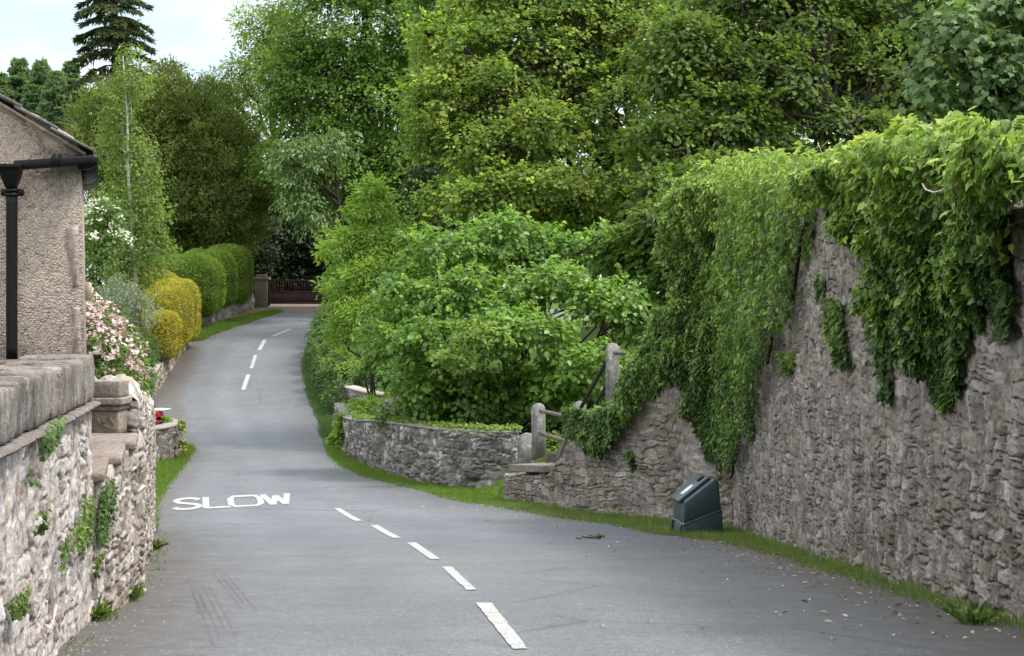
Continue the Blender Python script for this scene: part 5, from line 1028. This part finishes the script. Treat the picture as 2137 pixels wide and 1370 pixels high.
tag(crown_obj('ivy_trail', [(V, fs, np.repeat(rng.random(len(C)), q))], LM['lime']), 'creeping ivy spread along the coping of the curved parapet', 'ivy')
o = crown_obj('creeper_patch', [clumpleaves([lobe(712, 895, 60.5, 9, 34, .3), lobe(703, 915, 63, 12, 13, .35)], 90, 24, .16, ln=.10, wd=.08, seed=645)[:3]], LM['sap']); tag(o, 'yellow-green creeper on the rounded end of the curved parapet', 'ivy')
# weeds on the left walls
LAl = [(LA(7.6), 7.6), (LA(14.25), 14.25)]; nA = np.array([1, .12]) / math.hypot(1, .12); LBl = [(LB(16.85), 16.85), (LB(33), 33)]; LMl = [(LA(14.26), 14.26), (LB(16.95) + .05, 16.95)]
for line, px, n, lab, mt in ((LMl, [(205, 1010), (236, 1000), (232, 1080), (226, 1125), (205, 1120), (198, 1060)], 900, 'hanging toadflax at the foot of the sloping coping', 'nettle'),
                       (LAl, [(150, 1060), (185, 1020), (184, 1130), (160, 1150), (140, 1130), (110, 1150), (100, 1140)], 700, 'straggling flowering toadflax low on the pale wall', 'shrub'),
                       (LAl, [(55, 900), (95, 870), (120, 880), (105, 940), (70, 950)], 420, 'reddish-green weed growing under the string course', 'nettle'),
                       (LAl, [(30, 975), (55, 980), (52, 1005), (34, 1000)], 130, 'small purple-tinged tuft on the pale wall, uppermost of three', 'nettle'),
                       (LAl, [(18, 1210), (42, 1195), (44, 1270), (24, 1285)], 300, 'mossy green tuft low at the left picture edge', 'shrub'),
                       (LAl, [(60, 1065), (72, 1060), (74, 1110), (64, 1115)], 110, 'thin green tuft in the middle of the pale wall', 'shrub'),
                       (LMl, [(188, 1160), (208, 1158), (206, 1200), (190, 1205)], 160, 'leafy tuft low on the wall below the hanging toadflax', 'shrub')):
    o = crown_obj('wall_plant', ivy([(line, nA, px)], n, .07, .032, .026, 650 + n, 'quad', tint0=.5), LM[mt]); tag(o, lab, 'plant', 'weeds growing from the left walls')
def tuft(name, label, c, r, h, n, ln, wd, mat, seed, group=None, cat='plant'):
    rng = np.random.default_rng(seed); a = rng.random(n) * 2 * pi; q = np.sqrt(rng.random(n)) * r; C = np.stack([c[0] + np.cos(a) * q, c[1] + np.sin(a) * q, np.full(n, c[2])], -1); C[:, 2] += rng.random(n) * h
    D = np.stack([np.cos(a), np.sin(a), .8 + rng.random(n)], -1) + rng.normal(size=(n, 3)) * .3; V, fs, m = leafgeo(C, D, np.array([0, 0, 1.]) + rng.normal(size=(n, 3)) * .5, ln * (.6 + .8 * rng.random(n)), wd, 'leaf')
    return tag(crown_obj(name, [(V, fs, np.repeat(np.clip(rng.random(n), 0, 1), m))], mat), label, cat, group)
for x, y, r, lab in ((193, 1298, .10, 'bright green weed at the foot of the pale wall'), (270, 1258, .06, 'tiny weed on the gritty left margin beyond the bright one'), (320, 1150, .10, 'weed at the foot of the drystone wall, farthest of the three'), (2030, 1305, .13, 'dock leaves at the foot of the tall wall, bottom right')):
    p = ground_hit(x, y); tuft('weed', lab, p + np.array([0, 0, .01]), r, .04, 60, .11, .05, LM['shrub'], int(x), 'weeds along the road edges')
rng = np.random.default_rng(8); pts_, st_l = [], []
for k in range(9):
    u_, z_ = hitp(R1, 1700 + 8 * k, 352); p0, d0 = np.array(R1[0]), nrm(np.array(R1[1]) - np.array(R1[0])); p = p0 + d0 * u_ - n1 * .15; tip = np.array([p[0] + rng.normal() * .06, p[1], z_ + rng.uniform(.12, .3)]); st_l.append(MB().tube(wob(np.array([p[0], p[1], z_ - .1]), tip, 5, .01, rng), np.linspace(.006, .003, 5), 4)); pts_.append(tip)
C = np.repeat(np.array(pts_), 5, 0) + rng.normal(size=(45, 3)) * .02; V, fs, q = leafgeo(C, rng.normal(size=C.shape), rng.normal(size=C.shape), .03, .025)
wdw = thing('seeding_weed', pts_[4] - np.array([0, 0, .4]), 'thin seeding weed stalks on top of the tall wall between the ivies', 'plant')
[q_.build('stalk', M_TWIG, wdw) for q_ in st_l]; crown_obj('seed_heads', [(V, fs, np.repeat(rng.random(45), q))], LM['cream'], wdw)

# ------------------------------------------------------------------ stile posts and rails
M_POST = stonemat('weathered post stone', (.66, .66, .66), .5, .5, (.40, .39, .37), .6)
M_RAIL = plainmat('rusty grey pipe', (.115, .085, .075), .7, .35, .5, 12, .3, bd=.006)
M_WOOD = plainmat('weathered fence wood', (.20, .185, .15), .9, .2, .35, 18, .5, bd=.01)
M_DARKWOOD = plainmat('dark creosoted timber', (.030, .026, .023), .8, .3, .3, 18, .4, bd=.01)
def stonepost(label, x0, x1, ytop, ybot, d, dep, lean=0.0, group='stone posts of the old stile', rails=()):
    a, b = at(x0, ybot, d), at(x1, ytop, d); w_ = b[0] - a[0]; xc = (a[0] + b[0]) / 2; r = w_ / 2
    root = thing('stone_post', (xc, d, a[2]), label, 'post', group); zt = b[2] - r
    prof = [(-r, a[2]), (r, a[2]), (r, zt)] + [(r * cos(t), zt + r * sin(t)) for t in np.linspace(0, pi, 11)[1:-1]] + [(-r, zt)]
    mb = MB(); mb.prism([(xc + q[0] + lean * (q[1] - a[2]), d, q[1]) for q in prof], (.02, dep, 0)); dress(mb, 'shaft', M_POST, root, (.27, .255, .235), .3, 1, .012)
    return root
stonepost('tall round-topped post standing on the capstone at the wall end', 1110, 1138, 842, 962, 42.9, .24, -.02)
stonepost('highest round-topped post rising out of the ivy', 1264, 1291, 716, 880, 40.4, .24, .0)
stonepost('post whose rounded head just shows above the ivy', 1196, 1222, 838, 930, 44.6, .24, .0)
stonepost('short squat rounded stone at the right end of the curved parapet', 1080, 1115, 905, 1000, 44.0, .3, .0)
def rail(label, p, q, r, m=M_RAIL, square=False):
    t = np.linspace(0, 1, 8)[:, None]; mb = MB(); mb.tube(np.asarray(p) * (1 - t) + np.asarray(q) * t, r, 4 if square else 10)
    return tag(mb.build('stile_rail', m, smooth=not square), label, 'rail', 'rails of the old stile')
rail('upper pipe rail from the tall post into the ivy', at(1128, 858, 42.85), at(1215, 877, 40.6), .045)
rail('lower rusty pipe rail from the tall post to the wall', at(1128, 905, 42.85), at(1185, 922, 41.2), .045)
rail('short pipe rail stub near the top of the highest post', at(1284, 737, 40.35), at(1303, 737.5, 39.9), .045)
rail('long dark timber brace leaning against the highest post', at(1268, 752, 40.7), at(1212, 852, 43.6), .05, M_DARKWOOD, True)
rail('short dark timber brace low beside the highest post', at(1268, 800, 40.7), at(1240, 850, 42.0), .04, M_DARKWOOD, True)
rail('grey board edge sloping against the wall end below the rail', at(1190, 893, 40.6), at(1164, 962, 41.3), .055, M_WOOD, True)
fn = thing('wooden_fence', at(1140, 930, 52), 'low weathered plank fence glimpsed behind the stone posts', 'fence')
pxbox(MB(), 1078, 1215, 892, 898, 52, .04, .004).build('rail', M_WOOD, fn)
for x in (1086, 1150, 1206): pxbox(MB(), x, x + 7, 893, 945, 52.05, .1, .006).build('post', M_WOOD, fn)
p = at(1160, 940, 45.5); o = crown_obj('weed_clump', [clumpleaves([(p[0], 45.5, p[2], .3, .4, .35)], 50, 20, .14, ln=.11, wd=.09, seed=671)[:3]], LM['lime']); tag(o, 'bright green weeds between the tall post and wall end', 'plant')

# ------------------------------------------------------------------ grit bin
g = G('dark green plastic'); P = g.pos()
M_BIN = g.done(g.bsdf(g.mix(g.ramp(g.noise(6, 5, .65, P), [(.45, 0.0), (.8, .35)]), (.018, .040, .043), (.06, .075, .072)), .42, .45, g.bump(g.noise(90, 3, .6, P), .15, .003)))
M_LABEL = plainmat('white sticker', (.80, .81, .83), .5, .4, .06)
nf, ff = np.array([2.66, 31.0]), np.array([2.575, 32.05]); bd = nrm(np.array([.62, .05])); zb = ZR(31.3) - .02
bin_ = thing('grit_bin', (2.95, 31.5, zb), 'dark green plastic grit bin with sloping lid against the tall wall', 'grit bin')
fx = np.array([ff[0] - nf[0], ff[1] - nf[1], 0])
def bp(a, z, t=0.0):  # a = distance back from front, z = height, t = 0 near end .. 1 far end
    return np.array([nf[0] + bd[0] * a, nf[1] + bd[1] * a, zb + z]) + fx * t
low = [(-.02, 0), (.64, 0), (.625, .44), (.005, .20)]
mb = MB(); mb.prism([bp(a, z) for a, z in low], fx); bevel(mb.build('lower_body', M_BIN, bin_), .03, 3)
up = [(.02, .205), (.61, .44), (.565, .90), (.50, .925), (.03, .565)]
mb = MB(); mb.prism([bp(a, z, .015) for a, z in up], fx * .97); bevel(mb.build('upper_body', M_BIN, bin_), .028, 3)
for t0 in (-.005,):
    mb = MB(); mb.prism([bp(a, z, -.012) for a, z in [(.0, .195), (.615, .43), (.615, .45), (.0, .218)]], fx * 1.024); bevel(mb.build('seam', plainmat('scuffed plastic edge', (.06, .08, .082), .5, .4, .2), bin_), .004)
lid = MB(); lid.prism([bp(a, z, .16) for a, z in [(-.045, .545), (.0, .525), (.47, .885), (.47, .945), (.40, .925), (-.045, .575)]], fx * .80); bevel(lid.build('lid', M_BIN, bin_), .02, 3)
lidn = nrm(np.array([-(.925 - .575), .445])) ; 
def lp(s, t, o_=.006): a = -.045 + .445 * s; z = .575 + .35 * s; return bp(a + lidn[0] * o_, z + lidn[1] * o_, t)
mb = MB(); mb.prism([lp(.22, .30), lp(.62, .30), lp(.62, .52), lp(.22, .52)], (lp(0, 0, .009) - lp(0, 0, .006))); mb.build('sticker', M_LABEL, bin_)
mb = MB(); mb.prism([lp(.80, .34, .004), lp(1.0, .34, .004), lp(1.0, .5, .004), lp(.80, .5, .004)], (lp(0, 0, .03) - lp(0, 0, .004))); bevel(mb.build('lid_handle', plainmat('painted recess shade', (.008, .01, .01), .6, .3, .1), bin_), .008)  # raised black block, the shade of the handle recess is its colour
for t in (.1, .9):
    mb = MB(); mb.prism([bp(-.045, .0, t - .05), bp(-.015, .0, t - .05), bp(-.005, .21, t - .05), bp(-.03, .21, t - .05)], fx * .1); bevel(mb.build('front_foot', M_BIN, bin_), .01)

# red thing and its pale cover behind the drystone wall
M_RED = plainmat('red plastic', (.50, .008, .012), .4, .5, .15)
p = at(335, 872, 50); mb = MB()
mb.prism([at(320, 884, 50), at(333, 881, 50), at(320.5, 875, 50), at(336, 868, 50), at(331, 859.5, 50), at(320, 858, 50)], (.02, .4, 0))
rb = thing('red_bin', at(335, 905, 50), 'small red plastic box half hidden by the end of the drystone wall', 'box'); bevel(mb.build('body', M_RED, rb), .008, 2)
mb = MB(); mb.prism([at(320, 858.5, 50), at(342, 858.5, 50), at(349, 855, 50), at(320, 853.5, 50)], (.03, .5, 0)); bevel(mb.build('lid', M_LABEL, rb), .01)
o = crown_obj('weed_clump', [clumpleaves([lobe(327, 884, 57.2, 20, 20, .4), lobe(340, 884, 57.5, 14, 14, .35)], 70, 20, .13, ln=.11, wd=.08, seed=681)[:3]], LM['lime']); tag(o, 'bright green weeds inside the rounded parapet', 'plant')
for (x, y, d, lab) in ((379, 890, 56.4, 'yellow flowering plant on the rounded parapet, upper of two'), (380, 930, 56.4, 'yellow flowering plant low beside the rounded parapet')):
    q = thing('yellow_flower', at(x, y + 14, d), lab, 'plant', 'yellow flowers by the rounded parapet')
    crown_obj('foliage', [clumpleaves([lobe(x, y, d, 6, 13, .12)], 20, 14, .07, ln=.06, wd=.04, seed=690 + y)[:3]], LM['shrub'], q); crown_obj('blossom', [clumpleaves([lobe(x, y, d - .05, 6, 13, .12)], 12, 8, .05, ln=.045, wd=.045, seed=691 + y, shell=.9)[:3]], LM['yellow'], q)

# ------------------------------------------------------------------ verges, litter
def grass(label, rows, n, h, seed, mat=LM['grass'], dens=.45, w_=.012, name='verge_grass'):
    rng = np.random.default_rng(seed); Y_ = np.array([r[0] for r in rows]); A = np.array([r[1] for r in rows]); B = np.array([r[2] for r in rows])
    wt = np.interp(np.linspace(Y_[0], Y_[-1], 400), Y_, np.abs(B - A)); yy_ = rng.choice(np.linspace(Y_[0], Y_[-1], 400), n, p=wt / wt.sum()) + rng.uniform(-.06, .06, n)
    f = rng.random(n); xx_ = np.interp(yy_, Y_, A) * (1 - f) + np.interp(yy_, Y_, B) * f + rng.normal(size=n) * .05
    pn = fbm(xx_ * 1.7, yy_ * 1.2, seed) ; pn = .6 * pn + .4 * fbm(xx_ * 4.5, yy_ * 3, seed + 3); keep = rng.random(n) < np.clip((pn - .5 + dens) * 5, 0, 1); xx_, yy_, pn = xx_[keep], yy_[keep], pn[keep]; n = len(xx_)
    C = np.stack([xx_, yy_, T(xx_, yy_) + .0], -1); D = np.array([0, 0, 1.]) + rng.normal(size=(n, 3)) * .42; N = rng.normal(size=(n, 3)); N[:, 2] = .1
    V, fs, m = leafgeo(C, D, N, h * (.5 + .9 * rng.random(n)) * (.6 + .8 * pn), w_, 'blade')
    return tag(crown_obj(name, [(V, fs, np.repeat(np.clip(.25 + .5 * pn + .35 * (rng.random(n) - .5), 0, 1), m))], mat), label, 'grass', None, 'stuff')
def rw(y, dx0, dx1): return (y, float(ROADR(y)) + dx0, float(ROADR(y)) + dx1)
w3x = lambda y: float(np.interp(y, [q[1] for q in M3], [q[0] for q in M3]))
grass('bright grass strip along the curved parapet', [(41.0, -.9, .1), (42.5, -1.5, .1), (44.4, -2.0, .0), (44.9, -2.15, -.75), (46, w3x(46) - 1.0, w3x(46) - .03), (49, w3x(49) - .9, w3x(49) - .03), (53, w3x(53) - .75, w3x(53) - .03), (58, w3x(58) - .6, w3x(58) - .03), (66, w3x(66) - .5, w3x(66) - .03)], 22000, .075, 701, dens=.24, w_=.016)
grass('sparse grass along the foot of the tall wall', [(9, 3.3, 3.5), (16, 3.3, 3.58), (24, 3.2, 3.66), (29, 2.85, 3.72), (31, 2.35, 3.75), (33, 1.9, 3.75), (34.5, 1.7, 3.6), (36.5, .95, 2.65), (39, .0, 1.35), (41, -.75, .3), (42, -1.0, -.2)], 20000, .10, 702, LM['verge'], dens=.20, w_=.012)
grass('lush grass on the left verge by the dip', [(32, -6.1, -5.75), (36, -6.9, -6.45), (40, -8.5, -7.15), (46, -9.9, -7.95), (52, -10.2, -8.6), (55, -9.75, -9.0), (60, -9.9, -9.55), (63, -11.2, -10.1)], 22000, .10, 703, dens=.55, w_=.016)
grass('thin weeds at the foot of the left walls', [(10, -2.55, -2.35), (16, -3.22, -3.05), (22, -4.05, -3.85), (33, -5.95, -5.75)], 1600, .06, 704, dens=.02, w_=.012)
grass('bright sunlit grass verge below the domed hedges', [(93, -15.0, -14.5), (96, -15.55, -14.4), (100, -15.3, -13.95), (104, -14.75, -13.4), (108, -13.9, -12.95), (110.5, -13.3, -12.7)], 20000, .16, 705, dens=.8, w_=.035)
grass('rough grass at the foot of the hedge bank', [(66, -6.3, -5.6), (70, -6.75, -6.2), (76, -7.8, -7.2), (84, -8.85, -8.3), (94, -9.5, -9.0)], 9000, .20, 706, LM['nettle'], dens=.6, w_=.03)
grass('long meadow grass beyond the hazel', [(52, -3, 12), (60, -4, 14), (72, -4, 16)], 22000, .35, 707, LM['lime'], dens=.6, w_=.05, name='meadow_grass')
g = G('leaf litter soil'); P = g.pos()
M_LITTER = g.done(g.bsdf(g.ramp(g.noise(14, 6, .75, P), [(.3, (.10, .06, .035)), (.5, (.26, .17, .10)), (.7, (.42, .31, .20))]), .95, .1, g.bump(g.noise(40, 4, .7, P), .7, .03)))
V = []; yy_ = np.arange(97, 113.6, .5); 
for q in yy_: V += [(float(np.interp(q, [96.8, 104, 113.4], [-15.9, -15.3, -14.9])), q, ZR(q) + .02), (float(np.interp(q, [96, 104, 110, 114], [-15.6, -14.6, -13.6, -13.2])), q, ZR(q) + .02)]
i = np.arange(len(yy_) - 1) * 2
tag(mk('leaf_litter', V, [np.stack([i, i + 1, i + 3, i + 2], -1)], M_LITTER), 'brown leaf litter between wall and verge near the gate', kind='structure')
rng = np.random.default_rng(77); n = 760; y_ = rng.uniform(12.5, 41, n); off = np.abs(rng.normal(size=n)) * .55; x_ = ROADR(y_) + .25 - off; far_ = rng.random(n) < .12; x_[far_] -= rng.random(far_.sum()) * 2.0
C = np.stack([x_, y_, ZR(y_) + ROADZ + .012], -1); V, fs, q = leafgeo(C, rng.normal(size=(n, 3)) * np.array([1, 1, .12]), np.array([0, 0, 1.]) + rng.normal(size=(n, 3)) * .3, .045 * (.5 + rng.random(n)), .028, 'leaf')
tag(crown_obj('fallen_leaves', [(V, fs, np.repeat(rng.random(n), q))], LM['dead']), 'pale fallen leaves scattered along the right road edge', 'leaves', None, 'stuff')
mb = MB(); M_GRIT = plainmat('grit', (.21, .195, .175), .95, .1, .5, 30)
n = 1100; y_ = 10.5 + 24 * rng.random(n) ** 1.6; x_ = ROADL(y_) - .18 + np.abs(rng.normal(size=n)) * .28; wide = rng.random(n) < .30; x_[wide] = (ROADL(y_) + (ROADR(y_) - ROADL(y_)) * rng.random(n))[wide]; z_ = ZR(y_) + ROADZ; s = .004 + .011 * rng.random(n) ** 5
base_ = np.array([(1, 0, 0), (-.5, .8, 0), (-.5, -.8, 0), (.1, 0, .7)]); V = (base_[None] * s[:, None, None] * (1 + rng.random((n, 4, 3)) * .6)) + np.stack([x_, y_, z_], -1)[:, None]
i = np.arange(n)[:, None] * 4; tri = np.concatenate([i + np.array([[0, 1, 3]]), i + np.array([[1, 2, 3]]), i + np.array([[2, 0, 3]])])
tag(mk('road_gravel', V.reshape(-1, 3), [tri], M_GRIT), 'loose pale grit and chippings on the near road', 'gravel', None, 'stuff')
mb = MB(); p = ground_hit(1240, 1127); mb.tube(wob(p + np.array([-.28, 0, .03]), p + np.array([.12, .05, .04]), 7, .015, rng), np.linspace(.008, .014, 7), 6); mb.tube(wob(p + np.array([-.1, 0, .03]), p + np.array([-.02, .12, .06]), 5, .01, rng), .007, 5)
tw = thing('fallen_twig', p, 'dead brown twig with curled leaves lying on the road', 'twig'); mb.build('stem', M_BARK, tw)
C = p + np.array([.05, .0, .03]) + rng.normal(size=(14, 3)) * np.array([.06, .04, .015]); V, fs, q = leafgeo(C, rng.normal(size=C.shape), rng.normal(size=C.shape), .07, .05, 'leaf'); crown_obj('dry_leaves', [(V, fs, np.full(len(V), .08))], LM['dead'], tw)
